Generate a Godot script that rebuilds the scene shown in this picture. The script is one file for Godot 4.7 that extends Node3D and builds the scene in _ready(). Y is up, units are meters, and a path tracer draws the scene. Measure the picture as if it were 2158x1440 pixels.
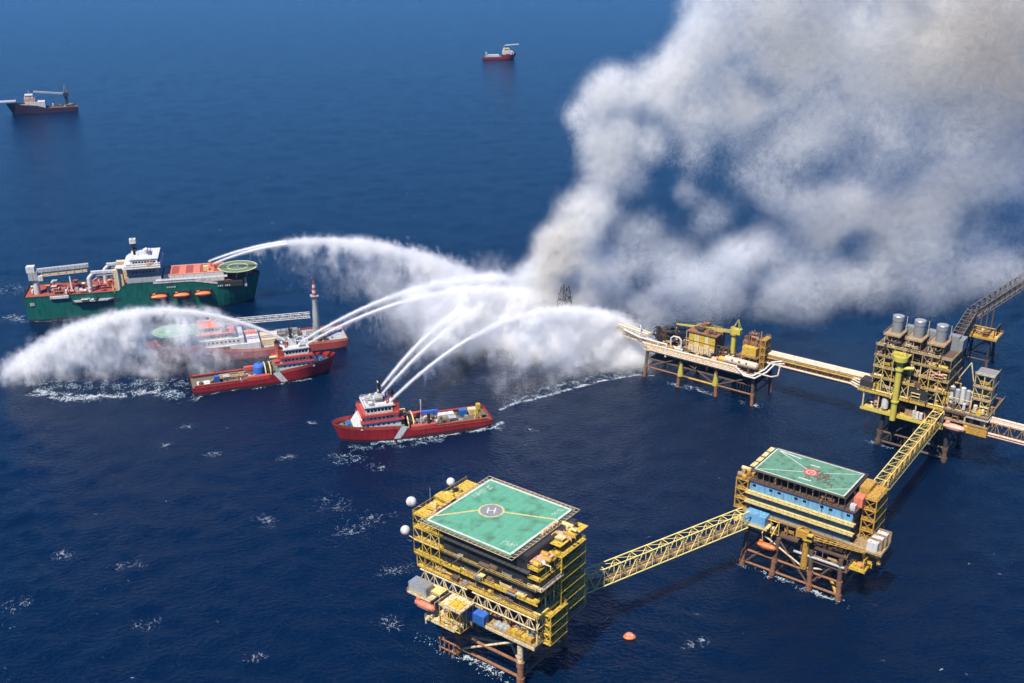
extends Node3D
# An offshore oil field from the air: three fire-fighting ships throw water on a burning platform while smoke drifts off to the right.
# World: metres, y up, sea level at 0. All platforms share one pair of axes, turned by RIG about y.

const RIG := -0.6435
var rng := RandomNumberGenerator.new()
var M := {}
var used_names := {}

func _ready() -> void:
	rng.seed = 7
	make_view()
	make_materials()
	make_sea()
	make_things()
	make_spray()
	make_smoke()

func make_view() -> void:
	var cam := Camera3D.new()
	cam.name = "camera"
	cam.position = Vector3(0, 220, 0)
	cam.rotation.x = -atan(920.0 / 2300.0)
	cam.fov = rad_to_deg(2.0 * atan(720.0 / 2300.0))
	cam.near = 1.0
	cam.far = 30000.0
	add_child(cam)
	cam.current = true
	var e := Environment.new()
	e.background_mode = Environment.BG_SKY
	var sky := ProceduralSkyMaterial.new()
	sky.sky_top_color = Color(0.10, 0.30, 0.64)
	sky.sky_horizon_color = Color(0.42, 0.65, 0.84)
	sky.sky_curve = 0.16
	sky.ground_bottom_color = Color(0.05, 0.12, 0.25)
	sky.ground_horizon_color = Color(0.30, 0.45, 0.62)
	sky.sun_angle_max = 4.0
	e.sky = Sky.new()
	e.sky.sky_material = sky
	e.background_energy_multiplier = 1.0
	e.tonemap_mode = Environment.TONE_MAPPER_LINEAR
	e.tonemap_exposure = 1.68
	e.fog_enabled = true
	e.fog_density = 0.00003
	e.fog_light_color = Color(0.42, 0.72, 1.0)
	e.sdfgi_enabled = true
	e.ssao_enabled = true
	e.ssil_enabled = true
	var we := WorldEnvironment.new()
	we.name = "world_environment"
	we.environment = e
	add_child(we)
	var sun := DirectionalLight3D.new()
	sun.name = "sun"
	sun.light_energy = 1.6
	sun.light_color = Color(1.0, 0.97, 0.92)
	sun.light_angular_distance = 0.5
	sun.shadow_enabled = true
	sun.look_at_from_position(Vector3.ZERO, Vector3(0.30, -0.85, -0.44), Vector3.UP)
	add_child(sun)

# ---------------------------------------------------------------- names and metas
func tag(o: Node, label: String, category: String, group := "") -> void:
	o.set_meta("label", label)
	o.set_meta("category", category)
	if group != "":
		o.set_meta("group", group)

func named(called: String) -> String:
	var n: int = used_names.get(called, 0)
	used_names[called] = n + 1
	return called if n == 0 else "%s_%03d" % [called, n]

func thing(called: String, label: String, category: String, at := Vector3.ZERO, turn := 0.0, group := "") -> Node3D:
	var o := Node3D.new()
	o.name = named(called)
	o.position = at
	o.rotation.y = turn
	tag(o, label, category, group)
	add_child(o)
	return o

func put(parent: Node, called: String, st: SurfaceTool, m: Material) -> MeshInstance3D:
	var o := MeshInstance3D.new()
	var n := 0
	var nm := called
	while parent.has_node(nm):
		n += 1
		nm = "%s_%03d" % [called, n]
	o.name = nm
	o.mesh = st.commit()
	o.material_override = null
	if o.mesh.get_surface_count() > 0:
		o.mesh.surface_set_material(0, m)
	parent.add_child(o)
	return o

func mesh_node(parent: Node, called: String, mesh: Mesh) -> MeshInstance3D:
	var o := MeshInstance3D.new()
	var n := 0
	var nm := called
	while parent.has_node(nm):
		n += 1
		nm = "%s_%03d" % [called, n]
	o.name = nm
	o.mesh = mesh
	parent.add_child(o)
	return o

# ---------------------------------------------------------------- shapes
func begin() -> SurfaceTool:
	var st := SurfaceTool.new()
	st.begin(Mesh.PRIMITIVE_TRIANGLES)
	return st

func quad(st: SurfaceTool, a: Vector3, b: Vector3, c: Vector3, d: Vector3) -> void:
	# corners run clockwise as seen from outside
	var nn := (c - a).cross(b - a).normalized()
	for v: Vector3 in [a, b, c, a, c, d]:
		st.set_normal(nn)
		st.add_vertex(v)

func tri(st: SurfaceTool, a: Vector3, b: Vector3, c: Vector3) -> void:
	var nn := (c - a).cross(b - a).normalized()
	for v: Vector3 in [a, b, c]:
		st.set_normal(nn)
		st.add_vertex(v)

func hexa(st: SurfaceTool, p: Array) -> void:
	# p: four corners below (clockwise seen from above), then the four above them
	quad(st, p[4], p[5], p[6], p[7])
	quad(st, p[3], p[2], p[1], p[0])
	for i in 4:
		var j := (i + 1) % 4
		quad(st, p[i], p[j], p[j + 4], p[i + 4])

func box(st: SurfaceTool, c: Vector3, s: Vector3, b := Basis.IDENTITY) -> void:
	var h := s * 0.5
	var p := []
	for y: float in [-h.y, h.y]:
		for q: Vector2 in [Vector2(-h.x, -h.z), Vector2(-h.x, h.z), Vector2(h.x, h.z), Vector2(h.x, -h.z)]:
			p.append(c + b * Vector3(q.x, y, q.y))
	# seen from above, this order is counter-clockwise in x/z, so flip
	hexa(st, [p[0], p[3], p[2], p[1], p[4], p[7], p[6], p[5]])

func frame_of(d: Vector3) -> Basis:
	var y := d.normalized()
	var r := Vector3.UP if absf(y.y) < 0.95 else Vector3.RIGHT
	var x := r.cross(y).normalized()
	return Basis(x, y, x.cross(y).normalized())

func tube(st: SurfaceTool, p: Vector3, q: Vector3, r: float, r2 := -1.0, n := 8, caps := true) -> void:
	var e := r if r2 < 0.0 else r2
	var f := frame_of(q - p)
	for i in n:
		var a0 := TAU * i / n
		var a1 := TAU * (i + 1) / n
		var d0 := f.x * cos(a0) + f.z * sin(a0)
		var d1 := f.x * cos(a1) + f.z * sin(a1)
		var v := [p + d0 * r, p + d1 * r, q + d1 * e, q + d0 * e]
		var ns := [d0, d1, d1, d0]
		for k: int in [0, 1, 2, 0, 2, 3]:
			st.set_normal(ns[k])
			st.add_vertex(v[k])
		if caps:
			tri(st, q, q + d0 * e, q + d1 * e)
			tri(st, p, p + d1 * r, p + d0 * r)

func pipe(st: SurfaceTool, pts: Array, r: float, n := 7) -> void:
	for i in pts.size() - 1:
		tube(st, pts[i], pts[i + 1], r, -1.0, n, false)
		if i > 0:
			ball(st, pts[i], Vector3(r, r, r) * 1.02, n, 4)
	
func lathe(st: SurfaceTool, at: Vector3, prof: Array, n := 16, b := Basis.IDENTITY) -> void:
	# prof: Vector2(radius, height) from the bottom up
	for k in prof.size() - 1:
		var u: Vector2 = prof[k]
		var w: Vector2 = prof[k + 1]
		var slope := Vector2(w.y - u.y, u.x - w.x).normalized()
		for i in n:
			var a0 := TAU * i / n
			var a1 := TAU * (i + 1) / n
			var e0 := Vector3(cos(a0), 0, sin(a0))
			var e1 := Vector3(cos(a1), 0, sin(a1))
			var v := [e0 * u.x + Vector3.UP * u.y, e1 * u.x + Vector3.UP * u.y, e1 * w.x + Vector3.UP * w.y, e0 * w.x + Vector3.UP * w.y]
			var ns := [e0 * slope.x + Vector3.UP * slope.y, e1 * slope.x + Vector3.UP * slope.y, e1 * slope.x + Vector3.UP * slope.y, e0 * slope.x + Vector3.UP * slope.y]
			for t: int in [0, 1, 2, 0, 2, 3]:
				st.set_normal(b * ns[t])
				st.add_vertex(at + b * v[t])

func ball(st: SurfaceTool, at: Vector3, r: Vector3, n := 12, m := 8, b := Basis.IDENTITY) -> void:
	for j in m:
		for i in n:
			var q := []
			for k: Vector2i in [Vector2i(i, j), Vector2i(i + 1, j), Vector2i(i + 1, j + 1), Vector2i(i, j + 1)]:
				var th := TAU * k.x / n
				var ph := -PI / 2 + PI * k.y / m
				q.append(Vector3(cos(ph) * cos(th), sin(ph), cos(ph) * sin(th)))
			for t: int in [0, 1, 2, 0, 2, 3]:
				st.set_normal(b * (Vector3(q[t]) / r).normalized())
				st.add_vertex(at + b * (Vector3(q[t]) * r))

func slab_poly(st: SurfaceTool, poly: PackedVector2Array, y0: float, y1: float) -> void:
	# a flat plate whose outline is poly in x/z
	var pl := poly.duplicate()
	if not Geometry2D.is_polygon_clockwise(pl):
		pl.reverse()
	var idx := Geometry2D.triangulate_polygon(pl)
	for i in range(0, idx.size(), 3):
		var a := pl[idx[i]]
		var b := pl[idx[i + 1]]
		var c := pl[idx[i + 2]]
		if (b - a).cross(c - a) < 0.0:
			var t := b
			b = c
			c = t
		tri(st, Vector3(a.x, y1, a.y), Vector3(b.x, y1, b.y), Vector3(c.x, y1, c.y))
		tri(st, Vector3(a.x, y0, a.y), Vector3(c.x, y0, c.y), Vector3(b.x, y0, b.y))
	for i in pl.size():
		var a := pl[i]
		var b := pl[(i + 1) % pl.size()]
		quad(st, Vector3(a.x, y0, a.y), Vector3(a.x, y1, a.y), Vector3(b.x, y1, b.y), Vector3(b.x, y0, b.y))

# one-part shortcuts
func pbox(parent: Node, called: String, c: Vector3, s: Vector3, m: Material, b := Basis.IDENTITY) -> MeshInstance3D:
	var st := begin()
	box(st, c, s, b)
	return put(parent, called, st, m)

func ptube(parent: Node, called: String, p: Vector3, q: Vector3, r: float, m: Material, r2 := -1.0, n := 8) -> MeshInstance3D:
	var st := begin()
	tube(st, p, q, r, r2, n)
	return put(parent, called, st, m)

func ppipe(parent: Node, called: String, pts: Array, r: float, m: Material) -> MeshInstance3D:
	var st := begin()
	pipe(st, pts, r)
	return put(parent, called, st, m)

func rail(parent: Node, pts: Array, m: Material, h := 1.1, r := 0.055, called := "railing") -> MeshInstance3D:
	var st := begin()
	for i in pts.size() - 1:
		var a: Vector3 = pts[i]
		var b: Vector3 = pts[i + 1]
		var up := Vector3.UP * h
		tube(st, a + up, b + up, r, -1.0, 4, false)
		tube(st, a + up * 0.5, b + up * 0.5, r, -1.0, 4, false)
		var n := maxi(1, int(a.distance_to(b) / 2.0))
		for k in n + 1:
			var p := a.lerp(b, float(k) / n)
			tube(st, p, p + up, r, -1.0, 4, false)
	return put(parent, called, st, m)

# ---------------------------------------------------------------- materials
func noise_tex(freq: float, stops: Array, seed_: int, oct := 4, size := 512, kind := FastNoiseLite.TYPE_SIMPLEX_SMOOTH) -> NoiseTexture2D:
	var n := FastNoiseLite.new()
	n.noise_type = kind
	n.frequency = freq
	n.seed = seed_
	n.fractal_octaves = oct
	var t := NoiseTexture2D.new()
	t.width = size
	t.height = size
	t.seamless = true
	t.noise = n
	var g := Gradient.new()
	g.offsets = PackedFloat32Array()
	g.colors = PackedColorArray()
	var off := PackedFloat32Array()
	var col := PackedColorArray()
	for s: Array in stops:
		off.append(s[0])
		col.append((s[1] as Color).linear_to_srgb())
	g.offsets = off
	g.colors = col
	t.color_ramp = g
	return t

func grey(v: float) -> Color:
	return Color(v, v, v)

func paint(key: String, c: Color, rough := 0.6, tex: Texture2D = null, scale := 0.12, metal := 0.0) -> StandardMaterial3D:
	var m := StandardMaterial3D.new()
	m.resource_name = key
	m.albedo_color = c.linear_to_srgb()
	m.roughness = rough
	m.metallic = metal
	if tex:
		m.albedo_texture = tex
		m.uv1_triplanar = true
		m.uv1_world_triplanar = true
		m.uv1_scale = Vector3.ONE * scale
	M[key] = m
	return m

func make_materials() -> void:
	var wear := noise_tex(0.012, [[0.0, grey(0.72)], [0.35, grey(0.88)], [0.6, grey(1.0)], [1.0, grey(0.92)]], 3, 6)
	var rust := noise_tex(0.016, [[0.0, Color(0.34, 0.20, 0.12)], [0.22, Color(0.50, 0.34, 0.22)], [0.40, Color(0.80, 0.70, 0.60)], [0.6, Color(1, 0.97, 0.94)], [1.0, Color(0.84, 0.76, 0.68)]], 11, 7)
	var rust2 := noise_tex(0.014, [[0.0, Color(0.08, 0.035, 0.02)], [0.4, Color(0.17, 0.07, 0.035)], [0.6, Color(0.26, 0.12, 0.05)], [1.0, Color(0.12, 0.06, 0.04)]], 21, 5)
	var streaks := noise_tex(0.020, [[0.0, Color(0.42, 0.34, 0.28)], [0.25, Color(0.66, 0.60, 0.55)], [0.45, grey(0.92)], [0.62, grey(1.0)], [1.0, grey(0.80)]], 27, 6)
	var scuffed := noise_tex(0.008, [[0.0, Color(0.55, 0.47, 0.40)], [0.28, Color(0.80, 0.78, 0.74)], [0.5, grey(1.0)], [0.75, grey(0.93)], [1.0, Color(0.78, 0.82, 0.80)]], 33, 7)
	var run := Vector3(0.06, 0.009, 0.06)
	paint("yellow", Color(0.52, 0.385, 0.05), 0.6, rust)
	paint("cream", Color(0.58, 0.47, 0.19), 0.6, streaks)
	M.cream.uv1_scale = run
	paint("pale", Color(0.571, 0.504, 0.336), 0.65, rust)
	paint("lime", Color(0.46, 0.40, 0.06), 0.5, wear)
	paint("ochre", Color(0.43, 0.27, 0.045), 0.6, rust)
	paint("tan", Color(0.302, 0.218, 0.118), 0.7, rust)
	paint("rust", Color(1, 1, 1), 0.85, rust2)
	paint("brown", Color(0.092, 0.055, 0.034), 0.85, wear)
	paint("dark", Color(0.024, 0.022, 0.020), 0.7, wear)
	paint("cladding", Color(0.018, 0.021, 0.022), 0.55, streaks)
	M.cladding.uv1_scale = run
	paint("seam", Color(0.050, 0.050, 0.046), 0.6)
	paint("glass", Color(0.008, 0.012, 0.015), 0.12)
	paint("white", Color(0.521, 0.521, 0.504), 0.5, streaks)
	M.white.uv1_scale = run
	paint("pipe_white", Color(0.554, 0.487, 0.403), 0.5, rust)
	paint("grey", Color(0.185, 0.193, 0.193), 0.6, wear)
	paint("light_grey", Color(0.319, 0.336, 0.336), 0.55, streaks)
	M.light_grey.uv1_scale = run
	paint("steel", Color(0.554, 0.554, 0.546), 0.35, wear, 0.12, 0.7)
	paint("helideck", Color(0.080, 0.270, 0.165), 0.8, scuffed, 0.035)
	paint("helideck_dark", Color(0.085, 0.205, 0.13), 0.85, scuffed, 0.06)
	paint("line_white", Color(0.462, 0.479, 0.420), 0.7, scuffed, 0.2)
	paint("line_yellow", Color(0.470, 0.395, 0.151), 0.7, scuffed, 0.2)
	paint("line_red", Color(0.420, 0.076, 0.059), 0.7, wear)
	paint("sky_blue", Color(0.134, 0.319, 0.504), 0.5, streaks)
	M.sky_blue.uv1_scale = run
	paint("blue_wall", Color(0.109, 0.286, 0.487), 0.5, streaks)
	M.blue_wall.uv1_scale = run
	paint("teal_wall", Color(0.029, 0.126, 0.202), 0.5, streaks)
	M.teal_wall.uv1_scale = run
	paint("blue", Color(0.021, 0.101, 0.302), 0.5, wear)
	paint("tarp_blue", Color(0.025, 0.109, 0.403), 0.6)
	paint("red", Color(0.27, 0.014, 0.017), 0.4, streaks)
	M.red.uv1_scale = run
	paint("bright_red", Color(0.43, 0.062, 0.042), 0.45, streaks)
	M.bright_red.uv1_scale = run
	paint("boot", Color(0.042, 0.010, 0.010), 0.6)
	paint("orange", Color(0.630, 0.168, 0.038), 0.45, streaks)
	M.orange.uv1_scale = run
	paint("coral", Color(0.605, 0.168, 0.092), 0.5, streaks)
	M.coral.uv1_scale = run
	paint("pink", Color(0.588, 0.319, 0.227), 0.5, streaks)
	M.pink.uv1_scale = run
	paint("deck_red", Color(0.302, 0.063, 0.038), 0.8, rust)
	paint("deck_green", Color(0.084, 0.143, 0.092), 0.8, wear)
	paint("hull_green", Color(0.007, 0.095, 0.075), 0.4, streaks)
	M.hull_green.uv1_scale = run
	paint("hull_dark", Color(0.029, 0.015, 0.025), 0.5, streaks)
	M.hull_dark.uv1_scale = run
	paint("burnt", Color(0.017, 0.015, 0.014), 0.9)
	paint("faded_red", Color(0.30, 0.055, 0.048), 0.6, streaks)
	paint("weathered", Color(0.15, 0.135, 0.11), 0.8, rust)
	paint("bridge_yellow", Color(0.68, 0.54, 0.17), 0.6, wear)
	paint("wood", Color(0.109, 0.088, 0.059), 0.9, wear)

# ---------------------------------------------------------------- the sea
var swell := FastNoiseLite.new()
var chop := FastNoiseLite.new()

func sea_height(x: float, z: float) -> float:
	var u := x * 0.94 + z * 0.34
	var v := -x * 0.34 + z * 0.94
	var far := clampf((absf(z) - 350.0) / 500.0, 0.0, 1.0)
	return swell.get_noise_2d(u * 0.55, v) * lerpf(0.5, 0.42, far) + chop.get_noise_2d(u * 0.6, v) * 0.8 * (1.0 - far)

func make_sea() -> void:
	swell.seed = 5
	swell.frequency = 0.045
	swell.fractal_octaves = 2
	chop.seed = 9
	chop.frequency = 0.10
	chop.fractal_octaves = 2
	var zs := PackedFloat32Array()
	for k in 16:
		zs.append(900.0 - k * 60.0)
	var d := 20.0
	while d < 14000.0:
		zs.append(-d)
		d += clampf(d * 0.009, 1.6, 200.0) if d > 150.0 else 10.0
	var cols := 420
	var verts := PackedVector3Array()
	var index := PackedInt32Array()
	for z in zs:
		var half := 250.0 + absf(z) * 0.85
		var calm := clampf(1.0 - (absf(z) - 1500.0) / 4000.0, 0.0, 1.0)
		for i in cols + 1:
			var x := half * (2.0 * i / cols - 1.0)
			verts.append(Vector3(x, sea_height(x, z) * calm - 0.25 if z < 0.0 else -0.25, z))
	for j in zs.size() - 1:
		for i in cols:
			var a := j * (cols + 1) + i
			var b := a + cols + 1
			index.append_array(PackedInt32Array([a, b, b + 1, a, b + 1, a + 1]))
	var st := SurfaceTool.new()
	var arr := []
	arr.resize(Mesh.ARRAY_MAX)
	arr[Mesh.ARRAY_VERTEX] = verts
	arr[Mesh.ARRAY_INDEX] = index
	st.create_from_arrays(arr)
	st.generate_normals()
	var m := StandardMaterial3D.new()
	m.resource_name = "sea"
	m.albedo_color = Color(0.0002, 0.0058, 0.0215).linear_to_srgb()
	m.roughness = 0.18
	m.metallic_specular = 0.32
	var n := FastNoiseLite.new()
	n.frequency = 0.022
	n.fractal_octaves = 5
	n.seed = 17
	n.fractal_gain = 0.6
	var t := NoiseTexture2D.new()
	t.width = 1024
	t.height = 1024
	t.seamless = true
	t.noise = n
	t.as_normal_map = true
	t.bump_strength = 9.0
	m.normal_enabled = true
	m.normal_texture = t
	m.normal_scale = 0.9
	m.uv1_triplanar = true
	m.uv1_world_triplanar = true
	m.uv1_scale = Vector3(0.013, 0.013, 0.021)
	var o := put(self, "sea", st, m)
	o.set_meta("kind", "structure")
	o.set_meta("label", "deep blue open sea ruffled by small wind waves")

# ---------------------------------------------------------------- clouds of small flakes: smoke, spray and foam
func flake_cloud(count: int, size: float, seed_: int, flat := 1.0, spread := 0.42, stretch := 1.0) -> ArrayMesh:
	# tiny three-cornered flakes strewn through a ball of about unit radius
	var r := RandomNumberGenerator.new()
	r.seed = seed_
	var v := PackedVector3Array()
	var nn := PackedVector3Array()
	for i in count:
		var c := Vector3(r.randfn(0, spread), r.randfn(0, spread) * flat, r.randfn(0, spread))
		var b := Basis(Vector3(r.randfn(), r.randfn(), r.randfn()).normalized(), r.randf() * TAU)
		var s := size * r.randf_range(0.7, 1.4)
		if flat == 0.0:
			b = Basis(Vector3.UP, r.randf() * TAU)
		for k in 3:
			var q := b * (Vector3(cos(k * TAU / 3.0), 0, sin(k * TAU / 3.0)) * s)
			q.y *= stretch
			v.append(c + q)
			nn.append(b.y)
	var arr := []
	arr.resize(Mesh.ARRAY_MAX)
	arr[Mesh.ARRAY_VERTEX] = v
	arr[Mesh.ARRAY_NORMAL] = nn
	var m := ArrayMesh.new()
	m.add_surface_from_arrays(Mesh.PRIMITIVE_TRIANGLES, arr)
	return m

func flake_material(key: String, alpha := 1.0) -> StandardMaterial3D:
	var m := StandardMaterial3D.new()
	m.resource_name = key
	m.albedo_color = Color(1, 1, 1, alpha)
	m.vertex_color_use_as_albedo = true
	m.roughness = 1.0
	m.specular_mode = BaseMaterial3D.SPECULAR_DISABLED
	m.cull_mode = BaseMaterial3D.CULL_DISABLED
	m.backlight_enabled = true
	m.backlight = Color(1, 1, 1)
	if alpha < 1.0:
		m.transparency = BaseMaterial3D.TRANSPARENCY_ALPHA
	return m

func scatter(parent: Node, called: String, mesh: Mesh, m: Material, places: Array, colors: PackedColorArray) -> MultiMeshInstance3D:
	var mm := MultiMesh.new()
	mm.transform_format = MultiMesh.TRANSFORM_3D
	mm.use_colors = true
	mm.mesh = mesh
	mm.instance_count = places.size()
	for i in places.size():
		mm.set_instance_transform(i, places[i])
		mm.set_instance_color(i, colors[i])
	mesh.surface_set_material(0, m)
	var o := MultiMeshInstance3D.new()
	o.name = called if parent != self else named(called)
	o.multimesh = mm
	o.set_meta("kind", "stuff")
	parent.add_child(o, true)
	return o

# ---------------------------------------------------------------- building kit for the platforms
func V(x: float, y: float, z: float) -> Vector3:
	return Vector3(x, y, z)

func deck(parent: Node, called: String, x0: float, x1: float, z0: float, z1: float, y0: float, y1: float, m: Material) -> MeshInstance3D:
	return pbox(parent, called, V((x0 + x1) / 2, (y0 + y1) / 2, (z0 + z1) / 2), V(x1 - x0, y1 - y0, z1 - z0), m)

func deck_rails(parent: Node, x0: float, x1: float, z0: float, z1: float, y: float, m: Material, sides := "nsew") -> void:
	if "s" in sides:
		rail(parent, [V(x0, y, z1), V(x1, y, z1)], m)
	if "n" in sides:
		rail(parent, [V(x0, y, z0), V(x1, y, z0)], m)
	if "w" in sides:
		rail(parent, [V(x0, y, z0), V(x0, y, z1)], m)
	if "e" in sides:
		rail(parent, [V(x1, y, z0), V(x1, y, z1)], m)

func jacket(parent: Node, xs: Array, zs: Array, top: float, r: float, levels: Array, leg_m: Material, low_m: Material, batter := 0.06) -> void:
	# battered tubular legs with braces between them; the splash zone is rusty
	var mid: float = levels[0]
	for x: float in xs:
		for z: float in zs:
			var out := V(signf(x - (xs[0] + xs[-1]) / 2.0) * batter, 0, signf(z - (zs[0] + zs[-1]) / 2.0) * batter)
			ptube(parent, "leg", V(x, mid, z) + out * (top - mid), V(x, top, z), r, leg_m, -1.0, 12)
			ptube(parent, "leg", V(x, -6, z) + out * (top + 6), V(x, mid, z) + out * (top - mid), r * 1.08, low_m, -1.0, 12)
			for lv: float in levels:
				ptube(parent, "joint_sleeve", V(x, lv - 0.9, z) + out * (top - lv), V(x, lv + 0.9, z) + out * (top - lv), r * 1.35, low_m, -1.0, 12)
	for lv: float in levels:
		for z: float in zs:
			for i in xs.size() - 1:
				ptube(parent, "brace", V(xs[i], lv, z), V(xs[i + 1], lv, z), r * 0.55, low_m)
		for x: float in xs:
			for i in zs.size() - 1:
				ptube(parent, "brace", V(x, lv, zs[i]), V(x, lv, zs[i + 1]), r * 0.55, low_m)
	var up: float = levels[-1]
	for z: float in zs:
		for i in xs.size() - 1:
			var flip := i % 2 == 0
			ptube(parent, "diagonal_brace", V(xs[i] if flip else xs[i + 1], up, z), V(xs[i + 1] if flip else xs[i], top - 0.5, z), r * 0.42, leg_m)
	for x: float in xs:
		for i in zs.size() - 1:
			ptube(parent, "diagonal_brace", V(x, up, zs[i]), V(x, top - 0.5, zs[i + 1]), r * 0.42, leg_m)

func truss(parent: Node, p: Vector3, q: Vector3, h: float, bays: int, m: Material, r := 0.16, posts := true, called := "truss_member") -> void:
	# a flat truss that stands on the line p-q
	var up := Vector3.UP * h
	ptube(parent, "chord", p, q, r * 1.35, m, -1.0, 6)
	ptube(parent, "chord", p + up, q + up, r * 1.35, m, -1.0, 6)
	for i in bays:
		var a := p.lerp(q, float(i) / bays)
		var b := p.lerp(q, float(i + 1) / bays)
		var mid := a.lerp(b, 0.5)
		ptube(parent, called, a, mid + up, r, m, -1.0, 5)
		ptube(parent, called, mid + up, b, r, m, -1.0, 5)
		if posts:
			ptube(parent, called, mid, mid + up, r * 0.75, m, -1.0, 5)

func xframe(parent: Node, p: Vector3, q: Vector3, h: float, bays: int, m: Material, r := 0.2) -> void:
	# an open steel frame: columns, a beam below and above, crossed braces
	var up := Vector3.UP * h
	ptube(parent, "beam", p, q, r * 1.2, m, -1.0, 4)
	ptube(parent, "beam", p + up, q + up, r * 1.2, m, -1.0, 4)
	for i in bays + 1:
		var a := p.lerp(q, float(i) / bays)
		ptube(parent, "column", a, a + up, r, m, -1.0, 6)
		if i < bays:
			var b := p.lerp(q, float(i + 1) / bays)
			if (i + int(absf(p.x))) % 3 != 1:
				ptube(parent, "diagonal_brace", a, b + up, r * 0.6, m, -1.0, 5)
			if (i + int(absf(p.y))) % 2 == 0:
				ptube(parent, "diagonal_brace", b, a + up, r * 0.6, m, -1.0, 5)

func tank(parent: Node, called: String, p: Vector3, q: Vector3, r: float, m: Material) -> MeshInstance3D:
	# a closed vessel with domed ends
	var st := begin()
	var f := frame_of(q - p)
	var len := p.distance_to(q)
	var d := r * 0.45
	lathe(st, p, [Vector2(0.01, -d), Vector2(r * 0.6, -d * 0.75), Vector2(r * 0.92, -d * 0.3), Vector2(r, 0), Vector2(r, len), Vector2(r * 0.92, len + d * 0.3), Vector2(r * 0.6, len + d * 0.75), Vector2(0.01, len + d)], 14, f)
	return put(parent, called, st, m)

func clutter(parent: Node, x0: float, x1: float, z0: float, z1: float, y: float, n: int, mats: Array, hmax := 4.0, seed_ := 1) -> void:
	# pumps, vessels, skids and pipe runs as they stand on a process deck, each a part
	var r := RandomNumberGenerator.new()
	r.seed = seed_ * 977 + 5
	for i in n:
		var p := V(r.randf_range(x0, x1), y, r.randf_range(z0, z1))
		var m: Material = mats[r.randi() % mats.size()]
		var h := r.randf_range(0.4, 1.0) * hmax
		match r.randi() % 7:
			0:
				tank(parent, "vessel", p + V(0, h * 0.25, 0), p + V(0, h, 0), r.randf_range(0.5, 1.1), m)
			1:
				var l := r.randf_range(1.5, 4.0)
				tank(parent, "vessel", p + V(-l / 2, 1.2, 0), p + V(l / 2, 1.2, 0), r.randf_range(0.5, 0.9), m)
			2:
				var st := begin()
				var s := V(r.randf_range(1.2, 3.2), h * 0.6, r.randf_range(1.0, 2.4))
				box(st, p + V(0, s.y / 2, 0), s)
				box(st, p + V(s.x * 0.2, s.y + 0.2, 0), V(s.x * 0.4, 0.4, s.z * 0.5))
				put(parent, "equipment_skid", st, m)
			3:
				var a := p + V(0, h * 0.7, 0)
				var along := r.randf() < 0.5
				var l := r.randf_range(2.0, 6.0)
				var e := a + (V(l, 0, 0) if along else V(0, 0, l))
				ppipe(parent, "pipe", [p, a, e, V(e.x, y, e.z)], r.randf_range(0.15, 0.34), m)
			4:
				var st := begin()
				var l := r.randf_range(2.0, 5.0)
				for k in 3:
					tube(st, p + V(0, h * 0.5 + k * 0.5, k * 0.1), p + V(l, h * 0.5 + k * 0.5, k * 0.1), 0.14, -1.0, 6)
				for k in 2:
					tube(st, p + V(l * k, 0, 0), p + V(l * k, h * 0.5 + 1.5, 0), 0.1, -1.0, 4)
				put(parent, "pipe_rack", st, m)
			5:
				var st := begin()
				tube(st, p, p + V(0, 0.5, 0), 0.7, -1.0, 10)
				tube(st, p + V(0, 0.5, 0), p + V(0, h * 0.5, 0), 0.25, -1.0, 8)
				ball(st, p + V(0, h * 0.5, 0), V(0.55, 0.45, 0.55), 8, 6)
				tube(st, p + V(-0.8, h * 0.5, 0), p + V(0.8, h * 0.5, 0), 0.15, -1.0, 6)
				put(parent, "valve", st, m)
			6:
				var st := begin()
				var w := r.randf_range(0.9, 1.8)
				for k: Vector2 in [Vector2(-1, -1), Vector2(1, -1), Vector2(1, 1), Vector2(-1, 1)]:
					tube(st, p + V(k.x * w, 0, k.y * w), p + V(k.x * w, h, k.y * w), 0.1, -1.0, 4)
				box(st, p + V(0, h * 0.55, 0), V(w * 2, 0.12, w * 2))
				box(st, p + V(0, h, 0), V(w * 2.2, 0.14, w * 2.2))
				tube(st, p + V(0, h * 0.55, 0), p + V(0, h * 0.95, 0), w * 0.5, -1.0, 10)
				put(parent, "equipment_frame", st, m)

func stair_tower(parent: Node, x0: float, x1: float, z0: float, z1: float, y0: float, y1: float, floors: int, m: Material, inner: Material) -> void:
	var h := (y1 - y0) / floors
	for x: float in [x0, x1]:
		for z: float in [z0, z1]:
			ptube(parent, "column", V(x, y0, z), V(x, y1, z), 0.26, m, -1.0, 6)
	for k in floors + 1:
		var y := y0 + h * k
		deck(parent, "landing", x0 - 0.3, x1 + 0.3, z0 - 0.3, z1 + 0.3, y - 0.15, y + 0.1, m)
		deck_rails(parent, x0, x1, z0, z1, y + 0.1, m)
		if k < floors:
			var st := begin()
			var up := k % 2 == 0
			var za := z0 + 0.8 if up else z1 - 0.8
			var zb := z1 - 0.8 if up else z0 + 0.8
			for s in 12:
				var t := (s + 0.5) / 12.0
				box(st, V(lerpf(x0 + 1.2, x1 - 1.2, 0.3 if up else 0.7), y + h * t, lerpf(za, zb, t)), V(1.4, 0.12, absf(zb - za) / 12.0))
			put(parent, "stair_flight", st, inner)
			for x: float in [x0, x1]:
				ptube(parent, "diagonal_brace", V(x, y, z0), V(x, y + h, z1), 0.13, m, -1.0, 5)
				ptube(parent, "diagonal_brace", V(x, y, z1), V(x, y + h, z0), 0.13, m, -1.0, 5)
			for z: float in [z0, z1]:
				ptube(parent, "diagonal_brace", V(x0, y, z), V(x1, y + h, z), 0.13, m, -1.0, 5)
				ptube(parent, "diagonal_brace", V(x1, y, z), V(x0, y + h, z), 0.13, m, -1.0, 5)

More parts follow.
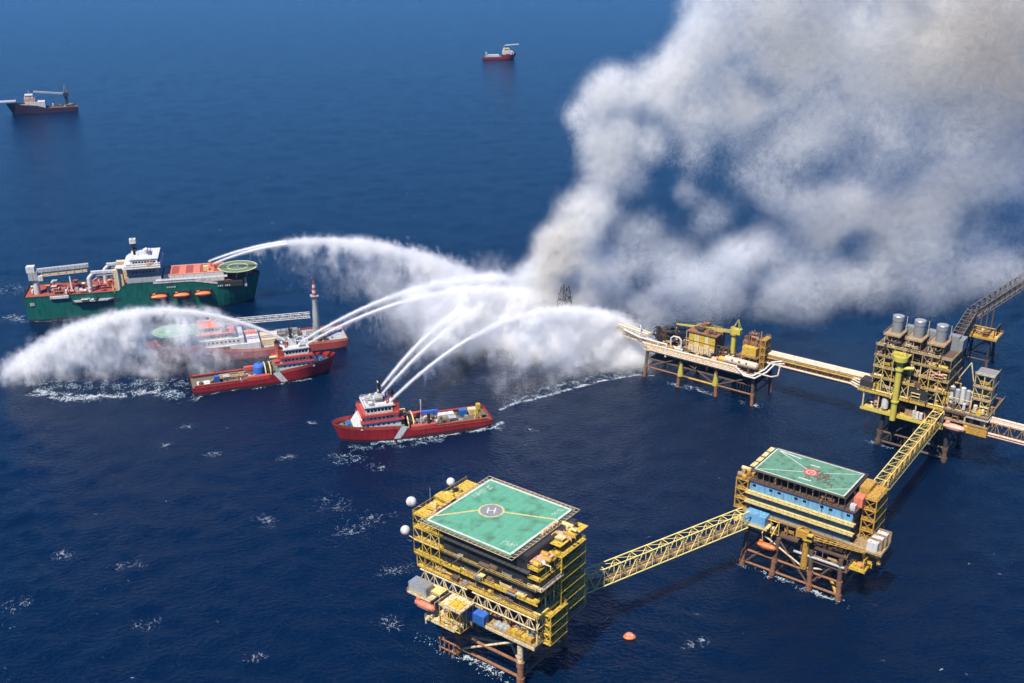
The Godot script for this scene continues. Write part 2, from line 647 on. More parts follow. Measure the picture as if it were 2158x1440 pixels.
func shipping_container(label: String, at: Vector3, turn: float, s: Vector3, m: Material, roof: Material, group := "") -> Node3D:
	var t := thing("container", label, "container", at, turn, group)
	var st := begin()
	box(st, V(0, s.y / 2, 0), s)
	var n := int(s.x / 0.6)
	for i in n:
		for z: float in [-1, 1]:
			box(st, V((i + 0.5 - n / 2.0) * s.x / n, s.y / 2, z * (s.z / 2 + 0.03)), V(s.x / n * 0.5, s.y * 0.9, 0.09))
	put(t, "body", st, m)
	var n2 := maxi(2, int(s.x / 2.2))
	for i in n2:
		pbox(t, "roof_panel", V((i + 0.5 - n2 / 2.0) * s.x / n2, s.y + 0.06, 0), V(s.x / n2 - 0.1, 0.12, s.z * 1.02), roof)
	for x: float in [-1, 1]:
		pbox(t, "corner_post", V(x * (s.x / 2 + 0.03), s.y / 2, s.z / 2 + 0.05), V(0.22, s.y * 1.02, 0.22), roof)
	pbox(t, "door", V(s.x / 2 + 0.04, s.y * 0.48, 0), V(0.08, s.y * 0.84, s.z * 0.7), m)
	return t

func lifeboat(label: String, at: Vector3, turn: float, length: float, hull: Material, cover: Material, group := "") -> Node3D:
	# enclosed boat: a lower hull, a rounded canopy, a cockpit and portholes
	var t := thing("lifeboat", label, "lifeboat", at, turn, group)
	var w := length * 0.17
	for part in 2:
		var st := begin()
		var n := 14
		var ring := []
		for i in n + 1:
			var s := 2.0 * i / n - 1.0
			var b := w * pow(1.0 - pow(absf(s), 2.6), 0.5) + 0.02
			var pts := []
			for k in 9:
				var a := PI * k / 8.0
				if part == 0:
					pts.append(V(s * length / 2, -sin(a) * b * 0.95 - 0.02, cos(a) * b))
				else:
					pts.append(V(s * length / 2 * 0.97, sin(a) * b * 0.85 + 0.02, cos(a) * b * 0.96))
			ring.append(pts)
		for i in n:
			for k in 8:
				if part == 0:
					quad(st, ring[i][k], ring[i + 1][k], ring[i + 1][k + 1], ring[i][k + 1])
				else:
					quad(st, ring[i][k], ring[i][k + 1], ring[i + 1][k + 1], ring[i + 1][k])
		put(t, "hull" if part == 0 else "canopy", st, hull if part == 0 else cover)
	pbox(t, "cockpit", V(-length * 0.28, w * 1.0, 0), V(length * 0.16, w * 0.55, w * 0.9), cover)
	var fender := begin()
	tube(fender, V(-length * 0.4, 0, w * 0.93), V(length * 0.4, 0, w * 0.93), 0.1, -1.0, 6)
	tube(fender, V(-length * 0.4, 0, -w * 0.93), V(length * 0.4, 0, -w * 0.93), 0.1, -1.0, 6)
	put(t, "fender", fender, M.dark)
	return t

func pedestal_crane(label: String, at: Vector3, turn: float, ped_h: float, boom: float, rise: float, m: Material, cab: Material, dark: Material, mast := 6.0) -> Node3D:
	# at: foot of the pedestal; the boom points along local x
	var t := thing("pedestal_crane", label, "crane", at, turn)
	ptube(t, "pedestal", V(0, 0, 0), V(0, ped_h, 0), 1.25, m, 1.1, 16)
	ptube(t, "slew_ring", V(0, ped_h, 0), V(0, ped_h + 0.7, 0), 1.8, cab, -1.0, 16)
	pbox(t, "machine_house", V(-1.4, ped_h + 2.0, 0.2), V(4.2, 2.5, 3.0), m)
	var c := pbox(t, "cab", V(1.6, ped_h + 1.9, 1.9), V(2.0, 2.2, 1.7), cab)
	pbox(c, "window", V(1.7, ped_h + 2.2, 2.0), V(1.94, 1.0, 1.6), M.glass)
	var foot := V(1.2, ped_h + 1.4, 0)
	var tip := V(boom, ped_h + 1.4 + rise, 0)
	var n := int(boom / 2.2)
	for k: Vector2 in [Vector2(-0.55, -0.7), Vector2(-0.55, 0.7), Vector2(0.55, -0.7), Vector2(0.55, 0.7)]:
		ptube(t, "boom_chord", foot + V(0, k.x, k.y), tip + V(0, k.x * 0.4, k.y * 0.4), 0.13, m, -1.0, 5)
	for i in n:
		var a := foot.lerp(tip, float(i) / n)
		var b := foot.lerp(tip, float(i + 1) / n)
		var k0 := lerpf(1.0, 0.4, float(i) / n)
		var st := begin()
		for z: float in [-0.7, 0.7]:
			tube(st, a + V(0, -0.55 * k0, z * k0), b + V(0, 0.55 * k0, z * k0), 0.08, -1.0, 4)
		for y: float in [-0.55, 0.55]:
			tube(st, a + V(0, y * k0, -0.7 * k0), b + V(0, y * k0, 0.7 * k0), 0.08, -1.0, 4)
		put(t, "boom_brace", st, m)
	var top := V(-1.8, ped_h + 3.2 + mast, 0)
	for z: float in [-1, 1]:
		ptube(t, "gantry_leg", V(0.6, ped_h + 3.2, z * 1.2), top, 0.16, m, -1.0, 5)
		ptube(t, "gantry_leg", V(-3.0, ped_h + 3.2, z * 1.2), top, 0.16, m, -1.0, 5)
		ptube(t, "stay", top + V(0, 0, z * 0.4), tip + V(0, 0.2, z * 0.3), 0.05, dark, -1.0, 4)
	ptube(t, "hoist_rope", tip, tip + V(0, -rise * 0.3 - 2.5, 0), 0.05, dark, -1.0, 4)
	pbox(t, "hook_block", tip + V(0, -rise * 0.3 - 2.9, 0), V(0.5, 0.9, 0.4), cab)
	return t

func dome_mast(parent: Node, foot: Vector3, dome: Vector3, r: float) -> void:
	var a := ptube(parent, "dome_mast", foot, dome - V(0, r * 0.7, 0), 0.16, M.cream, -1.0, 6)
	var st := begin()
	ball(st, dome, V(r, r, r), 18, 12)
	put(a, "radome", st, M.white)

func helideck_net(parent: Node, hx: float, hz: float, w: float, y: float, m: Material) -> void:
	# the safety net round a helideck: outriggers every couple of metres, an outer bar and a mesh of cords
	for side in 4:
		var st := begin()
		var alongx := side < 2
		var s := 1.0 if side % 2 == 0 else -1.0
		var half := hx if alongx else hz
		var edge := hz if alongx else hx
		var n := int(half * 2 / 1.7)
		for i in n + 1:
			var t := -half + 2 * half * i / n
			var a := V(t, y, s * edge) if alongx else V(s * edge, y, t)
			var b := V(t, y + 0.25, s * (edge + w)) if alongx else V(s * (edge + w), y + 0.25, t)
			tube(st, a, b, 0.09, -1.0, 4)
		for k in 4:
			var e := edge + w * (0.25 + 0.25 * k)
			var r := 0.1 if k == 3 else 0.035
			var x := w if k == 3 else 0.0
			if alongx:
				tube(st, V(-half - x, y + 0.25, s * e), V(half + x, y + 0.25, s * e), r, -1.0, 4)
			else:
				tube(st, V(s * e, y + 0.25, -half - x), V(s * e, y + 0.25, half + x), r, -1.0, 4)
		put(parent, "safety_net", st, m)

func flat_line(st: SurfaceTool, a: Vector2, b: Vector2, w: float, y: float) -> void:
	var d := (b - a).normalized()
	var n := Vector2(-d.y, d.x) * w * 0.5
	var p := [a + n, a - n, b - n, b + n]
	var q := []
	for v: Vector2 in p:
		q.append(V(v.x, y, v.y))
	quad(st, q[0], q[1], q[2], q[3]) if (p[1] - p[0]).cross(p[2] - p[0]) > 0.0 else quad(st, q[3], q[2], q[1], q[0])

func flat_ring(st: SurfaceTool, c: Vector2, r0: float, r1: float, y: float, n := 40) -> void:
	for i in n:
		var a := Vector2.from_angle(TAU * i / n)
		var b := Vector2.from_angle(TAU * (i + 1) / n)
		var p := [c + a * r0, c + a * r1, c + b * r1, c + b * r0]
		var q := []
		for v: Vector2 in p:
			q.append(V(v.x, y, v.y))
		if r0 <= 0.001:
			tri(st, q[0], q[1], q[2])
		else:
			quad(st, q[0], q[1], q[2], q[3])

func letter_h(st: SurfaceTool, c: Vector2, s: float, turn: float, y: float, w := 0.45) -> void:
	for k: Array in [[Vector2(-0.32, -0.5), Vector2(-0.32, 0.5)], [Vector2(0.32, -0.5), Vector2(0.32, 0.5)], [Vector2(-0.3, 0), Vector2(0.3, 0)]]:
		flat_line(st, c + (k[0] * s).rotated(turn), c + (k[1] * s).rotated(turn), w, y if k[0].y != 0.0 else y + 0.003)

func worn_lettering(st: SurfaceTool, from: Vector2, to: Vector2, h: float, y: float, seed_: int) -> void:
	# a painted word worn past reading: broken flecks of paint in two ragged rows
	var r := RandomNumberGenerator.new()
	r.seed = seed_
	var d := (to - from).normalized()
	var n := Vector2(-d.y, d.x)
	var len := from.distance_to(to)
	for i in int(len * h * 4.5):
		var o := from + d * r.randf() * len + n * r.randf_range(-0.5, 0.5) * h
		var a := d.rotated(r.randf_range(-0.5, 0.5) + (PI / 2 if r.randf() < 0.5 else 0.0))
		flat_line(st, o, o + a * r.randf_range(0.15, 0.5), r.randf_range(0.12, 0.28), y + i * 0.0004)

# ---------------------------------------------------------------- platforms
func make_things() -> void:
	accommodation_platform()
	blue_platform()
	process_platform()
	compressor_platform()
	burnt_platform()
	bridges()
	small_red_ship_pair()
	green_ship()
	crane_ship()
	far_ships()
	var b := thing("life_raft", "orange round life raft adrift alone on the water in front", "raft", V(38, 0.1, -292))
	var st := begin()
	ball(st, V(0, 0.3, 0), V(2.1, 0.8, 1.5), 16, 8)
	put(b, "tube", st, M.orange)
	st = begin()
	ball(st, V(-0.1, 0.8, 0), V(1.5, 1.1, 1.1), 16, 8)
	put(b, "canopy", st, M.coral)
	pbox(b, "hatch", V(0.7, 1.2, 0.75), V(0.8, 0.5, 0.4), M.white)

func lp(base: Vector3, x: float, y: float, z: float) -> Vector3:
	# a point given in a platform's own axes, in world coordinates
	return base + Basis(Vector3.UP, RIG) * V(x, y, z)

const P1 := Vector3(-3.75, 0, -291.5)
const P2 := Vector3(103, 0, -334)
const P3 := Vector3(95.4, 0, -493.2)
const P4 := Vector3(168, 0, -428)

func accommodation_platform() -> void:
	var p := thing("accommodation_platform", "big yellow accommodation platform with dark walls and square bright green helideck", "platform", P1, RIG)
	jacket(p, [-5.5, 17.5], [-9.0, 13.0], 15.4, 0.95, [7.0, 1.6], M.pale, M.rust)
	ptube(p, "brace", V(-5.5, 7.0, 13), V(6, 1.6, 2), 0.45, M.pale)
	ptube(p, "brace", V(17.5, 7.0, 13), V(6, 1.6, 2), 0.45, M.pale)
	for k in 5:
		ptube(p, "conductor", V(-3 + k * 3.4, -5, -2), V(-3 + k * 3.4, 15, -2), 0.4, M.brown)
	# boat landing on the left leg
	var bl := begin()
	for k in 4:
		tube(bl, V(-11.5 + k * 1.8, 0.2, 16.2), V(-11.5 + k * 1.8, 5.2, 16.2), 0.22, -1.0, 6)
	tube(bl, V(-12, 4.8, 16.2), V(-5, 4.8, 16.2), 0.3, -1.0, 6)
	tube(bl, V(-12, 1.6, 16.2), V(-5, 1.6, 16.2), 0.3, -1.0, 6)
	tube(bl, V(-11.5, 4.8, 16.2), V(-6, 6.5, 13), 0.3, -1.0, 6)
	put(p, "boat_landing", bl, M.rust)
	# lower decks
	deck(p, "cellar_deck", -13, 24, -14, 14.8, 15.4, 16.3, M.tan)
	pbox(p, "deck_beam", V(5.5, 16.0, 14.95), V(37.4, 0.9, 0.3), M.pale)
	deck_rails(p, -13, 24, -14, 14.8, 16.3, M.cream, "nwe")
	rail(p, [V(6, 16.3, 14.8), V(24, 16.3, 14.8)], M.cream)
	deck(p, "main_deck", -22, 24.2, -14.4, 13.6, 26.0, 26.8, M.cream)
	deck(p, "mezzanine_deck", -21, 22, -13, 9, 21.0, 21.5, M.brown)
	for x: float in [-20, -12, -4, 4, 12, 20, 23.4]:
		for z: float in [-13, 0, 12.6]:
			ptube(p, "column", V(x, 16.3, z), V(x, 26, z), 0.34, M.cream, -1.0, 8)
	# the pale girder along the front below the main deck
	truss(p, V(-21, 22.0, 13.9), V(-2, 22.0, 13.9), 3.6, 5, M.pale, 0.2, true, "girder_member")
	truss(p, V(0, 22.0, 13.9), V(23.6, 22.0, 13.9), 3.6, 6, M.pale, 0.2, true, "girder_member")
	truss(p, V(24.0, 22.0, 13.6), V(24.0, 22.0, -13), 3.6, 5, M.pale, 0.18, true, "girder_member")
	clutter(p, -10, 22, 4, 13, 16.3, 26, [M.tan, M.brown, M.cream, M.grey, M.rust], 4.0, 3)
	clutter(p, -20, 20, -2, 8, 21.5, 22, [M.brown, M.tan, M.rust, M.dark], 3.6, 4)
	for k in 3:
		tank(p, "drum", V(9.2 + k * 1.7, 17.4, 14.0), V(9.2 + k * 1.7, 17.4, 12.4), 0.95, M.light_grey)
	# orange sheeted stores near the front corner
	for k in 5:
		pbox(p, "sheeted_store", V(14.0 + k * 1.9, 17.2 + 0.3 * (k % 2), 13.4), V(1.75, 1.5 + 0.5 * (k % 3), 2.0), M.ochre if k % 2 == 0 else M.yellow)
	# walls of the living quarters, one panel beside the next
	var floors := [[26.8, 31.0, -22.0, 21.6, "cladding"], [31.6, 35.4, -22.0, 21.6, "cladding"], [35.7, 40.4, -12.0, 21.0, "cladding"], [40.7, 45.2, -12.0, 20.0, "cladding"]]
	for f: Array in floors:
		var y0: float = f[0]
		var y1: float = f[1]
		var x0: float = f[2]
		var x1: float = f[3]
		var n := int((x1 - x0) / 3.2)
		for i in n:
			var xa := x0 + (x1 - x0) * i / n
			var w := (x1 - x0) / n
			var pan := pbox(p, "wall_panel", V(xa + w / 2, (y0 + y1) / 2, 12.6), V(w - 0.07, y1 - y0, 0.4), M.cladding if (i * 7 + int(y0)) % 5 != 0 else M.dark)
			if i % 2 == 1 and y0 > 27.0:
				pbox(pan, "window", V(xa + w / 2, (y0 + y1) / 2 + 0.3, 12.82), V(1.1, 0.9, 0.06), M.glass)
		for x: float in [x0, x1]:
			deck(p, "side_wall", x - 0.2, x + 0.2, -13, 12.4, y0, y1, M.cladding if x < 0 else M.dark)
		deck(p, "back_wall", x0, x1, -13.2, -12.9, y0, y1, M.cladding)
		deck(p, "ceiling", x0, x1, -12.9, 12.4, y1 - 0.25, y1, M.dark)
	for y: float in [31.0, 35.4, 40.4]:
		deck(p, "walkway", -22.6, 24.0 if y < 36 else 21.0, 12.3, 14.2, y, y + 0.25, M.yellow if y < 32 else M.seam)
		if y < 36:
			rail(p, [V(-22.6, y + 0.25, 14.2), V(24.0, y + 0.25, 14.2)], M.yellow, 1.2, 0.09)
			deck(p, "walkway", 21.6, 23.8, 3.2, 12.2, y, y + 0.25, M.yellow)
			rail(p, [V(23.9, y + 0.25, 14.2), V(23.9, y + 0.25, 3.2)], M.yellow, 1.2, 0.09)
	pbox(p, "fascia", V(1, 31.15, 14.3), V(47.4, 0.55, 0.16), M.yellow)
	pbox(p, "fascia", V(1, 26.6, 13.75), V(46.6, 0.9, 0.2), M.yellow)
	pbox(p, "fascia", V(24.5, 26.6, 0), V(0.3, 0.9, 27), M.yellow)
	rail(p, [V(-22, 26.8, 13.5), V(24.2, 26.8, 13.5)], M.ochre, 1.2, 0.09)
	clutter(p, -11, 20, 12.9, 13.7, 31.25, 16, [M.brown, M.cream, M.tan, M.rust, M.grey], 1.7, 14)
	clutter(p, -20, 20, 12.9, 13.4, 26.8, 18, [M.brown, M.ochre, M.tan, M.grey], 1.7, 15)
	clutter(p, -10, 19, 12.9, 13.8, 35.65, 10, [M.brown, M.grey, M.tan], 1.5, 16)
	for k in 9:
		ptube(p, "riser_pipe", V(22.6 + (k % 2) * 0.7, 16.5, 9.5 - k * 1.1), V(22.6 + (k % 2) * 0.7, 38.0 + (k % 3) * 2.0, 9.5 - k * 1.1), 0.16 + 0.05 * (k % 3), M.cream if k % 3 else M.rust, -1.0, 6)
	for k in 12:
		ptube(p, "cable_run", V(-19 + k * 3.3, 26.9, 13.2), V(-19 + k * 3.3, 31.2, 13.0), 0.1, M.brown if k % 2 else M.pale, -1.0, 5)
	# yellow steelwork on the left end
	for k in 3:
		var y := 31.6 + k * 4.6
		deck(p, "landing", -22.8, -12.0, 3, 14.6, y - 0.2, y, M.yellow)
		rail(p, [V(-22.8, y, 3), V(-22.8, y, 14.6), V(-12.2, y, 14.6)], M.yellow, 1.2, 0.09)
		xframe(p, V(-22.8, y, 14.4), V(-12.4, y, 14.4), 4.4, 3, M.yellow if k != 1 else M.cream, 0.18)
		xframe(p, V(-22.8, y, 3), V(-22.8, y, 14.4), 4.4, 3, M.yellow, 0.18)
	deck(p, "landing", -22.8, -12.0, -12, 14.6, 45.2, 45.4, M.yellow)
	rail(p, [V(-22.8, 45.4, -12), V(-22.8, 45.4, 14.6), V(-17, 45.4, 14.6)], M.yellow, 1.2, 0.09)
	clutter(p, -22, -17.5, -6, 12, 45.4, 9, [M.yellow, M.cream, M.ochre], 2.0, 8)
	xframe(p, V(-22.3, 26.8, 13.8), V(-12.4, 26.8, 13.8), 4.2, 3, M.yellow, 0.16)
	dome_mast(p, V(-20, 45.4, -6), V(-21.2, 49.6, -2.0), 1.35)
	dome_mast(p, V(-22.8, 45.4, 10), V(-25.4, 47.5, 12.2), 1.65)
	dome_mast(p, V(-22.8, 36.2, 14.4), V(-25.6, 38.6, 15.2), 1.55)
	ptube(p, "whip_aerial", V(-23, 45.4, 6), V(-23, 50.5, 6), 0.06, M.white, -1.0, 4)
	# helideck
	var hd := deck(p, "helideck", -16.3, 16.3, -16, 16, 45.5, 46.1, M.helideck)
	var st := begin()
	for s: float in [-1, 1]:
		flat_line(st, Vector2(-15.9, s * 15.55), Vector2(15.9, s * 15.55), 0.8, 46.105)
		flat_line(st, Vector2(s * 15.85, -15.1), Vector2(s * 15.85, 15.1), 0.8, 46.105)
	put(hd, "edge_line", st, M.line_white)
	var c := Vector2(-3.6, -0.4)
	st = begin()
	flat_ring(st, c, 0.0, 3.5, 46.106)
	put(hd, "landing_disc", st, M.grey)
	st = begin()
	flat_ring(st, c, 3.5, 4.1, 46.108)
	flat_line(st, c + Vector2(-4.0, 2.8) * 0.85, Vector2(-15.3, 12.2), 0.75, 46.112)
	flat_line(st, c + Vector2(3.7, -1.6), Vector2(15.3, -8.0), 0.75, 46.112)
	put(hd, "yellow_line", st, M.line_yellow)
	st = begin()
	letter_h(st, c, 3.4, -0.5, 46.112)
	put(hd, "letter", st, M.line_white)
	st = begin()
	worn_lettering(st, Vector2(-13.6, -3.6), Vector2(-12.8, -12.4), 1.9, 46.115, 4)
	worn_lettering(st, Vector2(13.2, -9.6), Vector2(13.4, -14.3), 1.7, 46.115, 6)
	worn_lettering(st, Vector2(9.6, 11.4), Vector2(14.4, 11.2), 2.3, 46.115, 9)
	put(hd, "worn_lettering", st, M.line_white)
	for i in 12:
		pbox(hd, "panel_joint", V(-15 + i * 2.7, 46.1, 0), V(0.06, 0.008, 30), M.seam)
	helideck_net(p, 16.3, 16.0, 1.6, 45.6, M.pale)
	for x: float in [-14, -5, 4, 13]:
		for z: float in [-13, 13]:
			ptube(p, "helideck_post", V(x, 44.8, z * 0.9), V(x, 45.5, z), 0.3, M.dark, -1.0, 6)
	for z: float in [-12, -4, 4, 12]:
		pbox(p, "helideck_beam", V(0, 45.2, z), V(32, 0.5, 0.35), M.brown)
	for k in 7:
		pbox(p, "foam_monitor", V(16.9, 46.3, 1.0 - k * 1.25), V(0.9, 0.9 + 0.2 * (k % 2), 0.7), M.pink if k % 2 else M.cream)
		pbox(p, "fire_locker", V(-16.9, 46.3, 10.6 - k * 1.1), V(0.9, 0.9 + 0.2 * (k % 2), 0.8), M.ochre if k % 2 else M.pink)
	# right-hand gallery and stair towers
	for k in 3:
		var y := 35.6 + k * 3.2
		deck(p, "gallery", 20.5, 25.5 - k * 0.6, 2, 13.5, y, y + 0.2, M.yellow if k else M.pale)
		rail(p, [V(20.5, y + 0.2, 13.5), V(25.3 - k * 0.6, y + 0.2, 13.5), V(25.3 - k * 0.6, y + 0.2, 2)], M.yellow if k else M.pale, 1.2, 0.1)
	clutter(p, 20.8, 24, 4, 12, 42.2, 9, [M.yellow, M.cream, M.pink, M.ochre], 1.8, 12)
	deck(p, "gallery", 17, 24, -13, 2, 44.4, 44.6, M.yellow)
	clutter(p, 18, 23, -12, 0, 44.6, 10, [M.yellow, M.cream, M.pink, M.dark], 1.6, 13)
	var bf := begin()
	ball(bf, V(23.8, 43.4, 10.3), V(0.8, 0.8, 0.8), 12, 8)
	put(p, "small_radome", bf, M.white)
	stair_tower(p, 21.7, 25.2, -9.6, 3.0, 21.5, 42.0, 5, M.yellow, M.ochre)
	stair_tower(p, 23.6, 26.4, 1.5, 10.0, 15.6, 25.6, 3, M.yellow, M.tan)
	# left balconies
	deck(p, "balcony", -20.5, -11, 14.4, 21, 21.0, 21.5, M.pale)
	deck_rails(p, -20.5, -11, 14.6, 21, 21.5, M.cream, "sw")
	deck(p, "balcony", -13, -1.0, 14.8, 21.5, 14.6, 15.1, M.pale)
	deck_rails(p, -13, -1.0, 14.8, 21.5, 15.1, M.cream, "swe")
	clutter(p, -12, -2, 16, 21, 15.1, 9, [M.yellow, M.tan, M.pale, M.brown], 2.6, 21)
	deck(p, "balcony", -7.2, 1.4, 14.6, 21.5, 22.2, 22.6, M.pale)
	xframe(p, V(-7, 15.1, 21.2), V(1, 15.1, 21.2), 7.0, 2, M.yellow, 0.16)
	xframe(p, V(1, 15.1, 15), V(1, 15.1, 21.2), 7.0, 2, M.yellow, 0.16)
	deck_rails(p, -7.2, 1.4, 14.8, 21.5, 22.6, M.cream)
	pbox(p, "laydown_pad", V(-2.2, 22.75, 18.4), V(4.6, 0.25, 3.8), M.yellow)
	clutter(p, -18, -6, 14.5, 19, 21.5, 8, [M.tan, M.cream, M.ochre], 1.8, 22)
	shipping_container("grey pale-roofed container on the left balcony of the big platform", lp(P1, -16.6, 21.5, 18.6), RIG, V(7.0, 3.4, 3.6), M.light_grey, M.steel)
	shipping_container("royal blue container below the pale girder of the big platform", lp(P1, 1.6, 16.3, 14.2), RIG, V(8.0, 3.2, 2.8), M.blue, M.tarp_blue)
	lifeboat("pink lifeboat slung under the grey container on the big platform", lp(P1, -13.5, 19.0, 20.6), RIG, 8.5, M.pink, M.coral)

func blue_platform() -> void:
	var p := thing("quarters_platform", "platform with pale blue storeys and long worn green helideck", "platform", P2, RIG)
	jacket(p, [-15.6, -4.0, 8.0, 18.4], [-9.0, 11.5], 15.4, 0.8, [6.5, 1.4], M.brown, M.rust)
	ptube(p, "brace", V(8, 1.4, 11.5), V(14, 6.5, 5), 0.5, M.rust)
	ptube(p, "brace", V(18.4, 1.4, 11.5), V(13, 5, 6), 0.6, M.ochre)
	deck(p, "cellar_deck", -17, 20, -10, 10.5, 15.3, 16.0, M.brown)
	deck_rails(p, -17, 20, -10, 10.5, 16.0, M.cream, "nwe")
	clutter(p, -14, 19, 3, 10.5, 16.0, 34, [M.brown, M.tan, M.rust, M.ochre, M.light_grey, M.pink], 3.6, 31)
	clutter(p, 6, 20, 7, 11, 11.5, 10, [M.brown, M.light_grey, M.tan, M.grey], 3.0, 32)
	deck(p, "hanging_deck", 4, 21, 5, 12, 11.1, 11.5, M.brown)
	for x: float in [4.3, 12, 20.6]:
		ptube(p, "hanger", V(x, 11.3, 11.6), V(x, 16, 11.6), 0.16, M.rust, -1.0, 5)
	ptube(p, "flow_line", V(2, 12.8, 12.0), V(20, 12.8, 12.0), 0.5, M.light_grey, -1.0, 10)
	deck(p, "main_deck", -18.5, 21, -10.6, 10.2, 20.6, 21.3, M.tan)
	for x: float in [-16, -9, -2, 5, 12, 19]:
		for z: float in [-9.5, 9.6]:
			ptube(p, "column", V(x, 16, z), V(x, 20.6, z), 0.32, M.rust, -1.0, 8)
	# three storeys of blue panels with cream walkways
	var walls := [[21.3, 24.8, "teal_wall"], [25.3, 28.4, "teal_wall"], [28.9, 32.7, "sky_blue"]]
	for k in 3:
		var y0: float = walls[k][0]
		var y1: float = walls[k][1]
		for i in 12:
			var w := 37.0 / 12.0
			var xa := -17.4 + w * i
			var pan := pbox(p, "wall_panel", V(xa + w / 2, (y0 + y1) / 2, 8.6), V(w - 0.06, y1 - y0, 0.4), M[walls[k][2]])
			if i % 3 != 1:
				pbox(pan, "window", V(xa + w / 2, (y0 + y1) / 2 + 0.3, 8.83), V(1.2, 0.9, 0.07), M.glass)
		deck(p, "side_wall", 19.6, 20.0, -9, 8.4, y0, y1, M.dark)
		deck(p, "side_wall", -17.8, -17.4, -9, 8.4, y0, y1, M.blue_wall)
		deck(p, "back_wall", -17.4, 19.6, -9.3, -9, y0, y1, M.blue_wall)
		deck(p, "ceiling", -17.4, 19.6, -9, 8.4, y1 - 0.2, y1, M.dark)
		if k:
			deck(p, "walkway", -18.4, 20.8, 8.4, 10.4, y0 - 0.45, y0 - 0.2, M.cream)
			rail(p, [V(-18.4, y0 - 0.2, 10.4), V(20.8, y0 - 0.2, 10.4)], M.cream, 1.1, 0.08)
			pbox(p, "fascia", V(1.2, y0 - 0.5, 10.5), V(39.2, 0.55, 0.14), M.cream)
	deck(p, "roof", -18, 20.4, -9.6, 9.4, 32.75, 33.1, M.brown)
	clutter(p, -16, 18, -7, 8.5, 33.1, 26, [M.brown, M.dark, M.rust, M.tan], 2.8, 34)
	for i in 15:
		for z: float in [-8.5, 9.0]:
			ptube(p, "helideck_post", V(-15 + i * 2.25, 33.0, z), V(-15 + i * 2.25, 37.4, z), 0.15, M.tan if i % 2 else M.brown, -1.0, 5)
	rail(p, [V(-18, 33.1, 9.4), V(20.4, 33.1, 9.4)], M.brown, 1.1, 0.06)
	var hd := deck(p, "helideck", -16.2, 16.2, -9.6, 9.6, 37.5, 38.0, M.helideck_dark)
	var st := begin()
	for s: float in [-1, 1]:
		flat_line(st, Vector2(-16.0, s * 9.3), Vector2(16.0, s * 9.3), 0.5, 38.005)
		flat_line(st, Vector2(s * 15.9, -9), Vector2(s * 15.9, 9), 0.5, 38.005)
	flat_line(st, Vector2(-14.3, -8.0), Vector2(-1.2, -0.9), 0.35, 38.008)
	flat_line(st, Vector2(-14.8, 8.6), Vector2(-1.4, 1.4), 0.35, 38.008)
	flat_line(st, Vector2(3.0, -0.6), Vector2(15.0, -8.4), 0.3, 38.008)
	flat_line(st, Vector2(9.0, 8.9), Vector2(15.6, 3.6), 0.3, 38.008)
	flat_line(st, Vector2(-1.6, -4.8), Vector2(1.8, -4.8), 0.7, 38.008)
	flat_line(st, Vector2(-1.4, 6.3), Vector2(3.2, 6.3), 0.7, 38.008)
	flat_line(st, Vector2(-14.6, -8.3), Vector2(-6.0, -7.0), 0.7, 38.011)
	put(hd, "white_line", st, M.line_white)
	st = begin()
	flat_ring(st, Vector2(0.7, 0.4), 1.15, 1.8, 38.006)
	flat_ring(st, Vector2(0.7, 0.4), 0.0, 0.6, 38.006)
	put(hd, "landing_ring", st, M.pink)
	st = begin()
	flat_ring(st, Vector2(0.7, 0.4), 1.8, 2.7, 38.0055)
	flat_ring(st, Vector2(0.7, 0.4), 0.6, 1.15, 38.0055)
	put(hd, "landing_disc", st, M.line_red)
	var r := RandomNumberGenerator.new()
	r.seed = 5
	st = begin()
	for k in 60:
		var a := Vector2(5.4 + r.randfn() * 2.4, 2.2 + r.randfn() * 2.0)
		flat_line(st, a, a + Vector2.from_angle(r.randf() * TAU) * r.randf_range(0.5, 2.6), r.randf_range(0.12, 0.6), 38.013 + k * 0.0007)
	put(hd, "soot_stain", st, M.brown)
	helideck_net(p, 16.2, 9.6, 0.9, 37.5, M.brown)
	for k in 4:
		pbox(p, "net_frame", V(-17.6, 37.8, -7.5 + k * 4.6), V(1.7, 0.25, 3.6), M.cream)
	# corner towers, cabins and the crane
	stair_tower(p, -22.6, -18.2, 2, 9, 20.6, 32.0, 3, M.ochre, M.tan)
	clutter(p, -22, -18, 3, 9, 32.2, 6, [M.ochre, M.tan, M.cream], 3.0, 36)
	stair_tower(p, 20.8, 25.0, -8, 3, 16.0, 36.0, 5, M.ochre, M.brown)
	pbox(p, "red_cabin", V(19.6, 35.0, 3.5), V(3.0, 3.4, 4.0), M.coral)
	pbox(p, "tan_cabin", V(19.4, 36.6, -4.0), V(3.4, 2.6, 7.0), M.ochre)
	pbox(p, "white_locker", V(19.0, 34.2, 8.0), V(1.8, 2.2, 1.6), M.white)
	deck(p, "balcony", 20.4, 31, 3, 10.5, 20.5, 21.0, M.tan)
	deck_rails(p, 20.4, 31, 3, 10.5, 21.0, M.cream, "sne")
	for k in 3:
		pbox(p, "white_cabinet", V(27.4 + k * 0.5, 22.8 + k * 0.4, 9.0 - k * 2.9), V(3.6, 3.6, 2.0), M.white)
		pbox(p, "cabinet_frame", V(27.8 + k * 0.5, 23.0 + k * 0.4, 7.6 - k * 2.9), V(4.4, 4.2, 0.3), M.tan)
	deck(p, "balcony", 21.5, 27, 6, 12.5, 13.6, 14.1, M.yellow)
	deck_rails(p, 21.5, 27, 6, 12.5, 14.1, M.yellow)
	clutter(p, 21.5, 26, 7, 11, 14.1, 5, [M.yellow, M.ochre], 3.0, 39)
	clutter(p, 24, 30, 5, 9, 16.5, 6, [M.white, M.yellow, M.ochre], 3.4, 40)
	var rd := begin()
	ball(rd, V(24.4, 15.2, 10.6), V(1.3, 1.1, 1.0), 12, 8)
